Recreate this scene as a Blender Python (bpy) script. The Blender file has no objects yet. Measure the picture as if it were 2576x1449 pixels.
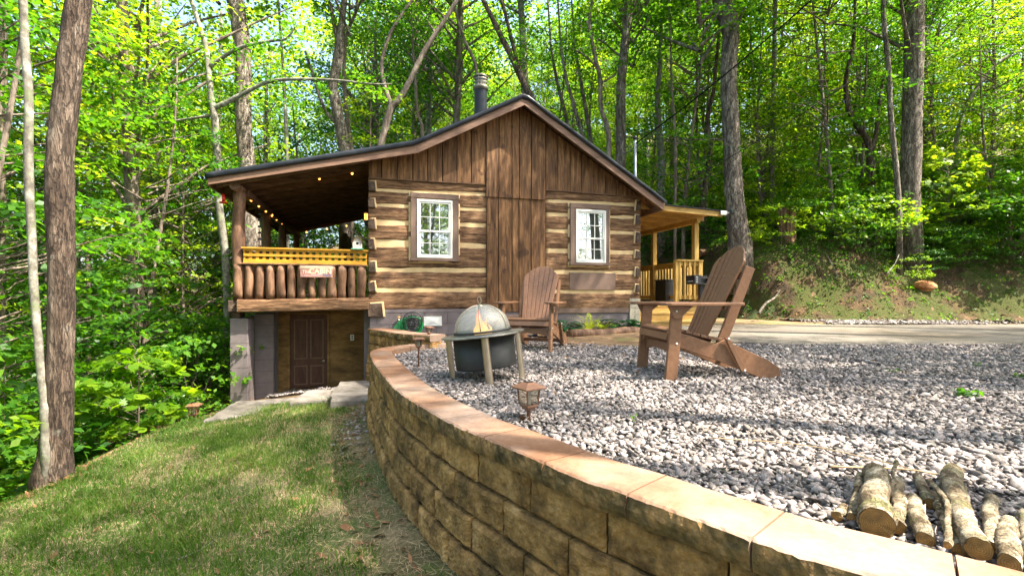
EXPOSURE = 2.2
SUN_EL, SUN_AZ = 56, 107    # degrees; azimuth from +y towards +x
import bpy, math, random
import numpy as np
from mathutils import Vector, Matrix, noise as MN

random.seed(7)
RNG = np.random.default_rng(11)
PI = math.pi
COL = bpy.context.scene.collection
F = 1200.0            # focal length in units of the measured photograph (2576 px wide)
HC = 0.75             # camera height above the gravel yard
YAW = math.radians(16)
CU, CV = math.cos(YAW), math.sin(YAW)
CL = (-2.47, 8.286)   # left front corner of the cabin
TINT = (.10, .27, .02)

# ------------------------------------------------------------------ measuring helpers
def at(px, py, d):                     # pixel + distance -> world point
    return Vector(((px-1288)/F*d, d, HC-(py-745)/F*d))
def gz(px, py, z):                     # pixel on the horizontal plane z
    d = (HC-z)*F/(py-745)
    return Vector(((px-1288)/F*d, d, z))
def cu(px, py, v=0.0):                 # pixel on the cabin plane v -> (u, z)
    rx, rz = (px-1288)/F, (745-py)/F
    # v = -(x-cx)*CV + (y-cy)*CU ; x = rx t, y = t
    t = (v - CL[0]*CV + CL[1]*CU) / (CU - rx*CV)
    x, y = rx*t, t
    return ((x-CL[0])*CU + (y-CL[1])*CV, HC+rz*t)
def c2(x, y, v=0.0):                   # measured in the enlarged crop of the gable wall
    return cu(901.6+.4148*x, 223.3+.4148*y, v)
def cw(u, v, z=0.0):                   # cabin frame -> world
    return Vector((CL[0]+u*CU-v*CV, CL[1]+u*CV+v*CU, z))

# ------------------------------------------------------------------ objects
def tag(o, label=None, cat=None, group=None, kind=None):
    if label: o['label'] = label
    if cat: o['category'] = cat
    if group: o['group'] = group
    if kind: o['kind'] = kind
    return o
def empty(name, loc=(0,0,0), rz=0, label=None, cat=None, group=None, rot=None):
    o = bpy.data.objects.new(name, None); COL.objects.link(o)
    o.location = loc; o.rotation_euler = rot if rot else (0,0,rz); o.empty_display_size = .2
    return tag(o, label, cat, group)
def link(name, me, m=None, parent=None):
    o = bpy.data.objects.new(name, me); COL.objects.link(o)
    if m is not None and not me.materials: me.materials.append(m)
    if parent is not None: o.parent = parent
    return o
def copy_tree(o, parent=None):
    c = o.copy(); COL.objects.link(c)
    if parent is not None: c.parent = parent
    for ch in list(o.children): copy_tree(ch, c)
    return c
def np_mesh(name, V, Fc, smooth=False, mats=None):
    V = np.asarray(V, dtype=np.float32).reshape(-1, 3); Fc = np.asarray(Fc, dtype=np.int32)
    n, k = Fc.shape
    me = bpy.data.meshes.new(name)
    me.vertices.add(len(V)); me.vertices.foreach_set('co', V.ravel())
    me.loops.add(n*k); me.loops.foreach_set('vertex_index', Fc.ravel())
    me.polygons.add(n)
    me.polygons.foreach_set('loop_start', np.arange(0, n*k, k, dtype=np.int32))
    me.polygons.foreach_set('loop_total', np.full(n, k, dtype=np.int32))
    if smooth: me.polygons.foreach_set('use_smooth', np.ones(n, dtype=bool))
    me.update(calc_edges=True); me.validate()
    return me

class MB:
    def __init__(s): s.v = []; s.f = []; s.sm = []
    def add(s, vs, fs, smooth=False):
        b = len(s.v); s.v += [tuple(p) for p in vs]
        s.f += [tuple(b+i for i in q) for q in fs]; s.sm += [smooth]*len(fs); return s
    def box(s, x0, x1, y0, y1, z0, z1, mtx=None):
        vs = [Vector(p) for p in ((x0,y0,z0),(x1,y0,z0),(x1,y1,z0),(x0,y1,z0),(x0,y0,z1),(x1,y0,z1),(x1,y1,z1),(x0,y1,z1))]
        if mtx is not None: vs = [mtx @ p for p in vs]
        return s.add(vs, [(0,3,2,1),(4,5,6,7),(0,1,5,4),(1,2,6,5),(2,3,7,6),(3,0,4,7)])
    def beam(s, a, b, w, h, up=(0,0,1)):
        a, b = Vector(a), Vector(b); d = b-a; L = d.length; d.normalize()
        side = d.cross(Vector(up)).normalized(); u = side.cross(d)
        m = Matrix((( d.x, side.x, u.x, a.x),(d.y, side.y, u.y, a.y),(d.z, side.z, u.z, a.z),(0,0,0,1)))
        return s.box(0, L, -w/2, w/2, -h/2, h/2, m)
    def prism(s, poly, axis, t0, t1, mtx=None):
        # poly: 2d points; axis 'y' -> (x,z) extruded along y ; 'z' -> (x,y) extruded along z ; 'x' -> (y,z)
        def P(p, t):
            q = (p[0], t, p[1]) if axis == 'y' else ((p[0], p[1], t) if axis == 'z' else (t, p[0], p[1]))
            q = Vector(q)
            return mtx @ q if mtx is not None else q
        n = len(poly)
        vs = [P(p, t0) for p in poly]+[P(p, t1) for p in poly]
        fs = [tuple(range(n)), tuple(range(2*n-1, n-1, -1))]+[(i, i+n, (i+1) % n+n, (i+1) % n) for i in range(n)]
        return s.add(vs, fs)
    def tube(s, pts, rad, n=8, cap=True, jit=0.0, seed=0, smooth=True, closed=False):
        pts = [Vector(p) for p in pts]; m = len(pts)
        if not hasattr(rad, '__len__'): rad = [rad]*m
        vs = []; prev = None
        for i, p in enumerate(pts):
            if closed: t = (pts[(i+1) % m]-pts[i-1]).normalized()
            else: t = (pts[min(i+1, m-1)]-pts[max(i-1, 0)]).normalized()
            if prev is None:
                r = Vector((1,0,0)) if abs(t.x) < .8 else Vector((0,1,0))
                prev = (r-t*r.dot(t)).normalized()
            else: prev = (prev-t*prev.dot(t)).normalized()
            q = t.cross(prev)
            for k in range(n):
                a = 2*PI*k/n; rr = rad[i]
                if jit: rr *= 1+jit*MN.noise(Vector((math.cos(a)*2+seed*3.1, math.sin(a)*2, i*.7+seed)))
                vs.append(p+prev*math.cos(a)*rr+q*math.sin(a)*rr)
        fs = []
        for i in range(m if closed else m-1):
            j = (i+1) % m
            for k in range(n):
                fs.append((i*n+k, i*n+(k+1) % n, j*n+(k+1) % n, j*n+k))
        s.add(vs, fs, smooth)
        if cap and not closed:
            b = len(s.v)-len(vs)
            s.f.append(tuple(b+k for k in range(n-1, -1, -1))); s.sm.append(False)
            s.f.append(tuple(b+(m-1)*n+k for k in range(n))); s.sm.append(False)
        return s
    def lathe(s, prof, n=24, c=(0,0,0), smooth=True):
        vs = []
        for r, z in prof:
            for k in range(n):
                a = 2*PI*k/n; vs.append((c[0]+r*math.cos(a), c[1]+r*math.sin(a), c[2]+z))
        fs = [(i*n+k, i*n+(k+1) % n, (i+1)*n+(k+1) % n, (i+1)*n+k) for i in range(len(prof)-1) for k in range(n)]
        return s.add(vs, fs, smooth)
    def mesh(s, name):
        me = bpy.data.meshes.new(name); me.from_pydata(s.v, [], s.f)
        me.polygons.foreach_set('use_smooth', s.sm); me.update(); return me
    def build(s, name, m=None, parent=None, bevel=0):
        o = link(name, s.mesh(name), m, parent)
        if bevel:
            b = o.modifiers.new('Bevel', 'BEVEL'); b.width = bevel; b.segments = 2; b.limit_method = 'ANGLE'
        return o

def catmull(P, n=8):
    P = [np.array(p, float) for p in P]; out = []
    Q = [2*P[0]-P[1]]+P+[2*P[-1]-P[-2]]
    for i in range(1, len(Q)-2):
        for k in range(n):
            t = k/n; a, b, c, d = Q[i-1:i+3]
            out.append(.5*((2*b)+(-a+c)*t+(2*a-5*b+4*c-d)*t*t+(-a+3*b-3*c+d)*t**3))
    out.append(P[-1]); return out
def rb(a, b): return random.uniform(a, b)

# ------------------------------------------------------------------ materials
def nt(name):
    m = bpy.data.materials.new(name); m.use_nodes = True
    t = m.node_tree; t.nodes.clear()
    return m, t, (lambda k, **kw: _n(t, k, **kw)), t.links.new
def _n(t, k, **kw):
    n = t.nodes.new(k)
    for a, b in kw.items():
        if a.startswith('i_'): n.inputs[a[2:].replace('_', ' ')].default_value = b
        else: setattr(n, a, b)
    return n
def ramp_set(r, stops):
    e = r.color_ramp.elements
    while len(e) > 1: e.remove(e[-1])
    for i, (p, c) in enumerate(stops):
        x = e[0] if i == 0 else e.new(p)
        x.position = p; x.color = (c[0], c[1], c[2], 1)
def pmat(name, ramp, scale=5, stretch=(1,1,1), detail=8, rough=.8, bump=.4, bdist=.01, bscale=None,
         island=0.0, metallic=0.0, spec=.3, fine=.35, fine_scale=None, patch=None, distort=0.0, coat=0.0, crack=None):
    m, t, N, L = nt(name)
    out = N('ShaderNodeOutputMaterial'); p = N('ShaderNodeBsdfPrincipled')
    L(p.outputs[0], out.inputs[0])
    p.inputs['Roughness'].default_value = rough; p.inputs['Metallic'].default_value = metallic
    p.inputs['Specular IOR Level'].default_value = spec; p.inputs['Coat Weight'].default_value = coat
    tc = N('ShaderNodeTexCoord'); mp = N('ShaderNodeMapping'); mp.inputs['Scale'].default_value = stretch
    L(tc.outputs['Object'], mp.inputs[0])
    geo = N('ShaderNodeNewGeometry')
    vec = mp.outputs[0]
    if island:       # shift the pattern on every separate board, log or stone
        mul = N('ShaderNodeVectorMath', operation='SCALE'); mul.inputs[0].default_value = (37, 91, 53)
        L(geo.outputs['Random Per Island'], mul.inputs['Scale'])
        ad = N('ShaderNodeVectorMath', operation='ADD'); L(vec, ad.inputs[0]); L(mul.outputs[0], ad.inputs[1]); vec = ad.outputs[0]
    n1 = N('ShaderNodeTexNoise'); n1.inputs['Scale'].default_value = scale; n1.inputs['Detail'].default_value = detail
    n1.inputs['Roughness'].default_value = .62; n1.inputs['Distortion'].default_value = distort
    L(vec, n1.inputs['Vector'])
    r = N('ShaderNodeValToRGB'); ramp_set(r, ramp); L(n1.outputs['Fac'], r.inputs[0]); col = r.outputs[0]
    n2 = N('ShaderNodeTexNoise'); n2.inputs['Scale'].default_value = fine_scale or scale*5; n2.inputs['Detail'].default_value = 6
    n2.inputs['Roughness'].default_value = .7; L(vec, n2.inputs['Vector'])
    if fine:
        mr = N('ShaderNodeMapRange'); mr.inputs['From Min'].default_value = .3; mr.inputs['From Max'].default_value = .7
        mr.inputs['To Min'].default_value = 1-fine; mr.inputs['To Max'].default_value = 1+fine; L(n2.outputs['Fac'], mr.inputs[0])
        mx = N('ShaderNodeVectorMath', operation='SCALE'); L(col, mx.inputs[0]); L(mr.outputs[0], mx.inputs['Scale']); col = mx.outputs[0]
    if patch:        # (scale, threshold, softness, colour, strength)
        n3 = N('ShaderNodeTexNoise'); n3.inputs['Scale'].default_value = patch[0]; n3.inputs['Detail'].default_value = 5
        L(tc.outputs['Object'], n3.inputs['Vector'])
        m3 = N('ShaderNodeMapRange'); m3.inputs['From Min'].default_value = patch[1]; m3.inputs['From Max'].default_value = patch[1]+patch[2]
        m3.inputs['To Max'].default_value = patch[4]; L(n3.outputs['Fac'], m3.inputs[0])
        mm = N('ShaderNodeMix', data_type='RGBA'); L(m3.outputs[0], mm.inputs[0]); L(col, mm.inputs[6])
        mm.inputs[7].default_value = (*patch[3], 1); col = mm.outputs[2]
    if island:
        mi = N('ShaderNodeMapRange'); mi.inputs['To Min'].default_value = 1-island; mi.inputs['To Max'].default_value = 1+island
        L(geo.outputs['Random Per Island'], mi.inputs[0])
        sc = N('ShaderNodeVectorMath', operation='SCALE'); L(col, sc.inputs[0]); L(mi.outputs[0], sc.inputs['Scale']); col = sc.outputs[0]
    vd = None
    if crack:        # (scale, depth, darkening): plates parted by dark fissures
        vo = N('ShaderNodeTexVoronoi', feature='DISTANCE_TO_EDGE'); vo.inputs['Scale'].default_value = crack[0]
        wv = N('ShaderNodeVectorMath', operation='SCALE'); wv.inputs['Scale'].default_value = .35; L(n1.outputs['Color'], wv.inputs[0])
        wa = N('ShaderNodeVectorMath', operation='ADD'); L(vec, wa.inputs[0]); L(wv.outputs[0], wa.inputs[1]); L(wa.outputs[0], vo.inputs['Vector'])
        vd = N('ShaderNodeMapRange'); vd.inputs['From Max'].default_value = crack[1]; L(vo.outputs['Distance'], vd.inputs[0])
        vm = N('ShaderNodeMapRange'); vm.inputs['To Min'].default_value = crack[2]; L(vd.outputs[0], vm.inputs[0])
        vs_ = N('ShaderNodeVectorMath', operation='SCALE'); L(col, vs_.inputs[0]); L(vm.outputs[0], vs_.inputs['Scale']); col = vs_.outputs[0]
    L(col, p.inputs['Base Color'])
    if bump:
        nb = n2
        if bscale:
            nb = N('ShaderNodeTexNoise'); nb.inputs['Scale'].default_value = bscale; nb.inputs['Detail'].default_value = 8
            L(vec, nb.inputs['Vector'])
        ad = N('ShaderNodeMath', operation='ADD'); L(nb.outputs['Fac'], ad.inputs[0]); L(n1.outputs['Fac'], ad.inputs[1])
        if vd is not None:
            a3 = N('ShaderNodeMath', operation='ADD'); L(ad.outputs[0], a3.inputs[0]); L(vd.outputs[0], a3.inputs[1]); ad = a3
        b = N('ShaderNodeBump'); b.inputs['Strength'].default_value = bump; b.inputs['Distance'].default_value = bdist
        L(ad.outputs[0], b.inputs['Height']); L(b.outputs[0], p.inputs['Normal'])
    return m
def leafmat(name, stops, trans=.5, hue_scale=.35, tmul=1.6, rough=.45):
    m, t, N, L = nt(name)
    out = N('ShaderNodeOutputMaterial'); geo = N('ShaderNodeNewGeometry')
    oi = N('ShaderNodeObjectInfo')
    n = N('ShaderNodeTexNoise'); n.inputs['Scale'].default_value = hue_scale; n.inputs['Detail'].default_value = 3
    L(geo.outputs['Position'], n.inputs['Vector'])
    a = N('ShaderNodeMath', operation='MULTIPLY_ADD'); a.inputs[1].default_value = .45
    L(geo.outputs['Random Per Island'], a.inputs[0])
    b = N('ShaderNodeMapRange'); b.inputs['From Min'].default_value = .3; b.inputs['From Max'].default_value = .7; b.inputs['To Max'].default_value = .4
    L(n.outputs['Fac'], b.inputs[0]); L(b.outputs[0], a.inputs[2])
    a2 = N('ShaderNodeMath', operation='MULTIPLY_ADD'); a2.inputs[1].default_value = .15
    L(oi.outputs['Random'], a2.inputs[0]); L(a.outputs[0], a2.inputs[2])
    r = N('ShaderNodeValToRGB'); ramp_set(r, stops); L(a2.outputs[0], r.inputs[0])
    d = N('ShaderNodeBsdfPrincipled'); d.inputs['Roughness'].default_value = rough; d.inputs['Specular IOR Level'].default_value = .35
    L(r.outputs[0], d.inputs['Base Color'])
    tr = N('ShaderNodeBsdfTranslucent')
    mu = N('ShaderNodeVectorMath', operation='MULTIPLY'); L(r.outputs[0], mu.inputs[0]); mu.inputs[1].default_value = (tmul*1.1, tmul, tmul*.35)
    L(mu.outputs[0], tr.inputs[0])
    mx = N('ShaderNodeMixShader'); mx.inputs[0].default_value = trans
    L(d.outputs[0], mx.inputs[1]); L(tr.outputs[0], mx.inputs[2]); L(mx.outputs[0], out.inputs[0])
    return m
def emat(name, col, s):
    m, t, N, L = nt(name); o = N('ShaderNodeOutputMaterial'); e = N('ShaderNodeEmission')
    e.inputs[0].default_value = (*col, 1); e.inputs[1].default_value = s; L(e.outputs[0], o.inputs[0]); return m
def gmat(name, tint, fac=.35, rough=.02, trans=0.0):
    m, t, N, L = nt(name); o = N('ShaderNodeOutputMaterial'); g = N('ShaderNodeBsdfGlossy'); g.inputs['Roughness'].default_value = rough
    d = N('ShaderNodeBsdfDiffuse') if not trans else N('ShaderNodeBsdfTransparent')
    d.inputs[0].default_value = (*tint, 1); x = N('ShaderNodeMixShader'); x.inputs[0].default_value = fac
    L(d.outputs[0], x.inputs[1]); L(g.outputs[0], x.inputs[2]); L(x.outputs[0], o.inputs[0]); return m

M = {}
M['hewn'] = pmat('hewn_log_wood', [(.28,(.035,.015,.007)),(.42,(.115,.057,.027)),(.55,(.225,.122,.060)),(.72,(.345,.205,.108))],
                 scale=3.2, stretch=(1,1,9), detail=10, rough=.85, bump=.9, bdist=.02, island=.18, fine=.45, fine_scale=13, patch=(2.2,.56,.1,(.05,.028,.018),.6))
M['hewn_end'] = pmat('log_end_grain', [(.3,(.03,.018,.012)),(.5,(.09,.058,.04)),(.7,(.17,.12,.085))], scale=14, rough=.9, bump=.8, bdist=.015, island=.3)
M['chink'] = pmat('chinking_mortar', [(.3,(.58,.40,.20)),(.6,(.66,.475,.25)),(.8,(.72,.54,.31))], scale=5, rough=.9, bump=.3, bdist=.006, fine=.08)
M['board'] = pmat('stained_boards', [(.3,(.04,.017,.007)),(.5,(.15,.070,.027)),(.62,(.26,.13,.052)),(.75,(.37,.205,.09))],
                  scale=2.6, stretch=(7,7,.8), detail=9, rough=.7, bump=.5, bdist=.006, island=.22, fine=.3, fine_scale=9, patch=(3.5,.62,.05,(.05,.022,.012),.7))
M['trim'] = pmat('window_casing_paint', [(.3,(.14,.088,.064)),(.7,(.19,.125,.092))], scale=4, rough=.75, bump=.3, bdist=.004, fine=.12)
M['fascia'] = pmat('fascia_paint', [(.3,(.15,.082,.052)),(.7,(.24,.14,.09))], scale=2, stretch=(.6,1,5), rough=.6, bump=.2, bdist=.004, fine=.15)
M['vinyl'] = pmat('white_vinyl', [(.3,(.70,.68,.62)),(.7,(.78,.76,.70))], scale=3, rough=.35, bump=0, fine=.03, spec=.5)
M['metal_dark'] = pmat('drip_edge_metal', [(.3,(.012,.014,.018)),(.7,(.03,.034,.04))], scale=3, rough=.3, bump=.45, bdist=.02, bscale=1.6, fine=.1, spec=.2)
M['cable'] = pmat('cable_rubber', [(.3,(.008,.008,.008)),(.7,(.014,.014,.014))], rough=.9, bump=0, spec=.05)
M['shingle'] = pmat('asphalt_shingles', [(.3,(.012,.014,.016)),(.7,(.05,.055,.06))], scale=20, rough=.9, bump=.6, bdist=.01)
M['dark_wood'] = pmat('porch_ceiling_wood', [(.3,(.05,.028,.016)),(.5,(.13,.07,.038)),(.75,(.25,.145,.085))], scale=3, stretch=(1,6,6), rough=.8, bump=.4, island=.25)
M['post'] = pmat('peeled_log_wood', [(.28,(.035,.017,.009)),(.45,(.115,.057,.030)),(.6,(.21,.115,.065)),(.75,(.31,.185,.11))],
                 scale=2.6, stretch=(3,3,.9), rough=.65, bump=.5, bdist=.01, island=.2, fine=.3, patch=(6,.66,.05,(.04,.018,.012),.8))
M['pine'] = pmat('treated_pine', [(.3,(.38,.22,.05)),(.55,(.52,.33,.085)),(.75,(.60,.42,.14))], scale=2.5, stretch=(4,4,1), rough=.7, bump=.3, bdist=.004, island=.12, fine=.15)
M['pine_beam'] = pmat('pine_beams', [(.3,(.34,.20,.055)),(.6,(.50,.31,.09)),(.8,(.60,.42,.15))], scale=2.5, stretch=(1,3,4), rough=.7, bump=.3, bdist=.004, island=.15, fine=.2)
M['lattice'] = pmat('yellow_lattice', [(.3,(.40,.185,.014)),(.6,(.50,.25,.024)),(.8,(.56,.33,.05))], scale=3, rough=.6, bump=.2, bdist=.003, fine=.12, island=.1)
M['cmu'] = pmat('painted_block', [(.3,(.13,.105,.105)),(.7,(.19,.155,.152))], scale=4, rough=.85, bump=.5, bdist=.004, bscale=90, fine=.08, patch=(1.5,.55,.2,(.15,.115,.10),.5))
M['ply'] = pmat('stained_plywood', [(.3,(.09,.045,.014)),(.55,(.24,.125,.042)),(.75,(.38,.21,.085))], scale=2.2, stretch=(1,1,3), rough=.7, bump=.2, bdist=.004, fine=.3)
M['door'] = pmat('basement_door_paint', [(.3,(.06,.024,.014)),(.7,(.13,.055,.033))], scale=3, stretch=(5,5,1), rough=.55, bump=.2, bdist=.004, fine=.25)
M['chair'] = pmat('brown_poly_lumber', [(.3,(.18,.088,.046)),(.55,(.23,.115,.060)),(.75,(.28,.15,.084))], scale=30, rough=.45, bump=.12, bdist=.002, fine=.12, spec=.45, fine_scale=160)
M['steel'] = pmat('brushed_steel', [(.3,(.34,.29,.22)),(.7,(.52,.44,.33))], scale=3, stretch=(1,1,.4), rough=.36, bump=.1, bdist=.002, fine=.2, metallic=.9)
M['rim'] = pmat('fire_rim_steel', [(.3,(.13,.12,.10)),(.5,(.26,.245,.21)),(.7,(.40,.375,.32))], scale=6, rough=.4, bump=.15, bdist=.003, metallic=.75, fine=.2)
M['drum'] = pmat('black_enamel', [(.3,(.018,.018,.018)),(.7,(.035,.034,.033))], scale=5, rough=.5, bump=.1, bdist=.002, fine=.1, spec=.4)
M['black'] = pmat('black_iron', [(.3,(.01,.011,.012)),(.7,(.028,.028,.03))], scale=8, rough=.45, bump=.1, fine=.1, spec=.5)
M['bronze'] = pmat('bronze_plastic', [(.3,(.15,.07,.042)),(.7,(.23,.115,.07))], scale=12, rough=.4, bump=.05, fine=.12, spec=.5)
M['hose'] = pmat('green_hose_rubber', [(.3,(.0,.23,.055)),(.7,(.01,.36,.09))], scale=10, rough=.3, bump=0, fine=.1, spec=.6)
M['cap'] = pmat('cap_stone', [(.25,(.12,.052,.024)),(.42,(.20,.10,.054)),(.55,(.27,.165,.108)),(.75,(.32,.235,.185))], scale=1.3, rough=.9, bump=.5, bdist=.004, bscale=70,
                fine=.16, fine_scale=45, island=.12, patch=(2.3,.56,.12,(.32,.24,.185),.5))
M['block'] = pmat('wall_block', [(.29,(.07,.038,.015)),(.42,(.17,.095,.036)),(.54,(.33,.18,.064)),(.70,(.50,.30,.13))], scale=6.0, rough=.95, bump=1.0, bdist=.02, bscale=40,
                  fine=.45, fine_scale=22, island=.2, patch=(1.6,.50,.16,(.13,.092,.036),.35))
M['cap_face'] = pmat('cap_split_face', [(.3,(.05,.035,.014)),(.45,(.13,.085,.035)),(.58,(.26,.15,.06)),(.75,(.42,.27,.13))], scale=9, rough=.95, bump=1.0, bdist=.01, bscale=34, fine=.45, fine_scale=40)
M['slab'] = pmat('grey_stone_slab', [(.3,(.09,.075,.062)),(.5,(.17,.148,.125)),(.75,(.28,.25,.22))], scale=3.5, rough=.9, bump=.9, bdist=.008, fine=.22, patch=(2,.55,.1,(.13,.12,.085),.6))
M['bark'] = pmat('tree_bark', [(.3,(.085,.064,.048)),(.47,(.20,.16,.125)),(.6,(.32,.27,.215)),(.75,(.45,.40,.34))], scale=7, stretch=(1.6,1.6,.38), rough=.95, bump=1.0, bdist=.03, crack=(11,.10,.6),
                 fine=.4, fine_scale=26, patch=(5,.62,.12,(.36,.36,.29),.5))
M['bark_red'] = pmat('maple_bark', [(.3,(.045,.029,.021)),(.47,(.115,.078,.055)),(.6,(.19,.14,.105)),(.75,(.33,.27,.21))], scale=6, stretch=(1.5,1.5,.26), rough=.95, bump=1.0, bdist=.035, crack=(14,.09,.62),
                 fine=.45, fine_scale=24, patch=(7,.64,.10,(.36,.34,.28),.45))
M['bark_pale'] = pmat('pale_bark', [(.3,(.07,.062,.046)),(.47,(.16,.145,.115)),(.62,(.29,.28,.235)),(.75,(.48,.47,.41))], scale=10, stretch=(1,1,.8), rough=.9, bump=.6, bdist=.01,
                 fine=.3, fine_scale=30, patch=(4,.55,.06,(.13,.15,.07),.7))
M['bark_dark'] = pmat('dark_brown_bark', [(.3,(.06,.045,.034)),(.5,(.15,.115,.088)),(.7,(.29,.24,.19))], scale=6, stretch=(1.6,1.6,.5), rough=.95, bump=.8, bdist=.02, fine=.4, fine_scale=20)  # darker brown bark for slim trunks, stems and branches
M['rot'] = pmat('rotting_wood', [(.3,(.06,.03,.018)),(.5,(.22,.12,.065)),(.72,(.42,.27,.15))], scale=8, stretch=(2,2,.35), rough=.95, bump=1, bdist=.03, fine=.4)
M['cut'] = pmat('sawn_wood', [(.3,(.40,.22,.055)),(.6,(.58,.36,.11)),(.8,(.66,.46,.2))], scale=6, rough=.8, bump=.3, fine=.15)
M['fire_bark'] = pmat('firewood_bark', [(.32,(.05,.032,.016)),(.43,(.16,.115,.065)),(.54,(.31,.25,.165)),(.70,(.52,.46,.36))], scale=11, stretch=(1,1,1), rough=.92, bump=.9, bdist=.012,
                 fine=.4, fine_scale=36, patch=(9,.57,.08,(.16,.17,.05),.5), distort=.6, crack=(30,.07,.55))
M['leaf'] = leafmat('broad_leaves', [(0,(.008,.042,.005)),(.3,(.028,.105,.008)),(.6,(.070,.185,.012)),(1,(.17,.29,.02))], trans=.55, tmul=1.9)
M['leaf_warm'] = leafmat('leaves_painted_sunny', [(0,(.035,.11,.006)),(.35,(.10,.21,.010)),(.65,(.20,.31,.016)),(1,(.34,.40,.026))], trans=.6, tmul=1.9)  # brighter, yellower copy of the leaves: sunlight put into the colour
M['leaf_cool'] = leafmat('leaves_painted_shady', [(0,(.006,.034,.006)),(.35,(.019,.080,.009)),(.65,(.045,.145,.012)),(1,(.11,.25,.02))], trans=.55, tmul=1.9)  # darker copy of the leaves: deep shade put into the colour
M['hosta'] = leafmat('hosta_leaves', [(0,(.004,.035,.016)),(.5,(.012,.075,.024)),(1,(.05,.17,.04))], trans=.2, rough=.3)
M['fern'] = leafmat('fern_leaves', [(0,(.28,.40,.015)),(.5,(.42,.52,.02)),(1,(.54,.60,.05))], trans=.4, tmul=1.0)
M['grass'] = leafmat('grass_blades', [(0,(.035,.095,.010)),(.35,(.06,.15,.013)),(.65,(.10,.20,.020)),(1,(.21,.25,.05))], trans=.35, hue_scale=1.3, tmul=1.3)
M['straw'] = pmat('dry_straw', [(.3,(.25,.17,.09)),(.6,(.42,.31,.18)),(.8,(.55,.44,.29))], scale=3, rough=.9, bump=0, island=.4)
M['dead_leaf'] = pmat('dead_leaves', [(.3,(.07,.032,.014)),(.5,(.15,.075,.033)),(.8,(.30,.16,.07))], scale=4, rough=.8, bump=0, island=.45)
M['gravel'] = pmat('gravel_stones', [(.3,(.12,.102,.092)),(.5,(.24,.205,.19)),(.7,(.37,.322,.30))], scale=30, rough=.85, bump=.3, bdist=.002, island=.55, fine=.12, fine_scale=120,
                   patch=(1.2,.60,.12,(.34,.25,.17),.3))
M['gravel_bed'] = pmat('gravel_bed', [(.35,(.015,.013,.012)),(.52,(.07,.06,.055)),(.66,(.22,.20,.19))], scale=46, rough=.95, bump=1, bdist=.012, fine=.4, fine_scale=110)
M['road'] = pmat('worn_asphalt', [(.3,(.075,.062,.05)),(.5,(.14,.12,.095)),(.7,(.22,.19,.155))], scale=1.0, stretch=(.35,1.6,1), rough=.9, bump=.5, bdist=.004, bscale=120, fine=.22, fine_scale=60,
                 patch=(.5,.52,.12,(.15,.115,.075),.6))
M['dirt'] = pmat('packed_dirt', [(.3,(.12,.07,.035)),(.55,(.25,.155,.08)),(.8,(.36,.25,.15))], scale=3, rough=.95, bump=.6, bdist=.01, fine=.35, fine_scale=40, patch=(1.3,.5,.1,(.10,.12,.03),.7))
M['lawn'] = pmat('lawn_soil', [(.3,(.055,.05,.022)),(.5,(.12,.105,.045)),(.65,(.21,.165,.09)),(.8,(.33,.26,.16))], scale=2.2, rough=.95, bump=.8, bdist=.015, fine=.45, fine_scale=45,
                 patch=(1.6,.50,.10,(.055,.095,.018),.75))
M['floor'] = pmat('forest_floor', [(.3,(.045,.026,.012)),(.5,(.12,.075,.036)),(.7,(.22,.145,.075))], scale=3, rough=.95, bump=1, bdist=.03, fine=.5, fine_scale=30, patch=(.9,.50,.08,(.03,.07,.015),.75))
M['bank'] = pmat('mossy_bank', [(.3,(.028,.018,.008)),(.48,(.065,.042,.017)),(.62,(.11,.064,.028)),(.8,(.18,.115,.055))], scale=2.4, rough=.95, bump=1, bdist=.05, fine=.5, fine_scale=26,
                 patch=(1.5,.43,.10,(.055,.068,.009),.85))
M['glass_bright'] = gmat('window_glass', (.05,.06,.05), .5)
M['lamp_glass'] = gmat('lantern_glass', (.75,.74,.68), .22, .12, trans=1)
M['bulb'] = emat('warm_bulb', (1,.34,.06), 1.6)

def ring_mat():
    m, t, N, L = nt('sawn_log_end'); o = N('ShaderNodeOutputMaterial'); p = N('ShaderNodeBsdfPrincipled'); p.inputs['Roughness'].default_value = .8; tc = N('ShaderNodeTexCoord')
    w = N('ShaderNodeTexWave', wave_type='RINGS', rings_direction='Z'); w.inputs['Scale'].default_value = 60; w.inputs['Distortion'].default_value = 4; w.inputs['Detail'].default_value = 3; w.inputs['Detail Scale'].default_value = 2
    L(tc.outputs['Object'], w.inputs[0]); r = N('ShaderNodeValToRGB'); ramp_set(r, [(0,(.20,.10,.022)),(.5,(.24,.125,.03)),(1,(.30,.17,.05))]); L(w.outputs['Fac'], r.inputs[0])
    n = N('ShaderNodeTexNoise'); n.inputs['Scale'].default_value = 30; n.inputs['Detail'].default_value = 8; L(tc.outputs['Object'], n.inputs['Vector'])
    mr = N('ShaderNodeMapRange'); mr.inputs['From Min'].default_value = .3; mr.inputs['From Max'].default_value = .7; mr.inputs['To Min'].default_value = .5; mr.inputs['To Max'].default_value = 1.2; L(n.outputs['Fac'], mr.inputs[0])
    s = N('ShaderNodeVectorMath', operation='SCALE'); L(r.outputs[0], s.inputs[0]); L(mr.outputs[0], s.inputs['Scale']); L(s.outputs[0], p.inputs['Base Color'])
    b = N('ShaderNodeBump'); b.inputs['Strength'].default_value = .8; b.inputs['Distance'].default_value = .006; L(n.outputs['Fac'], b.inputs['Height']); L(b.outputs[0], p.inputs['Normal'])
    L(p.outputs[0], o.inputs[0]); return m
M['ring'] = ring_mat()  # end colour darkened: shade on the sawn faces is painted in
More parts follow.
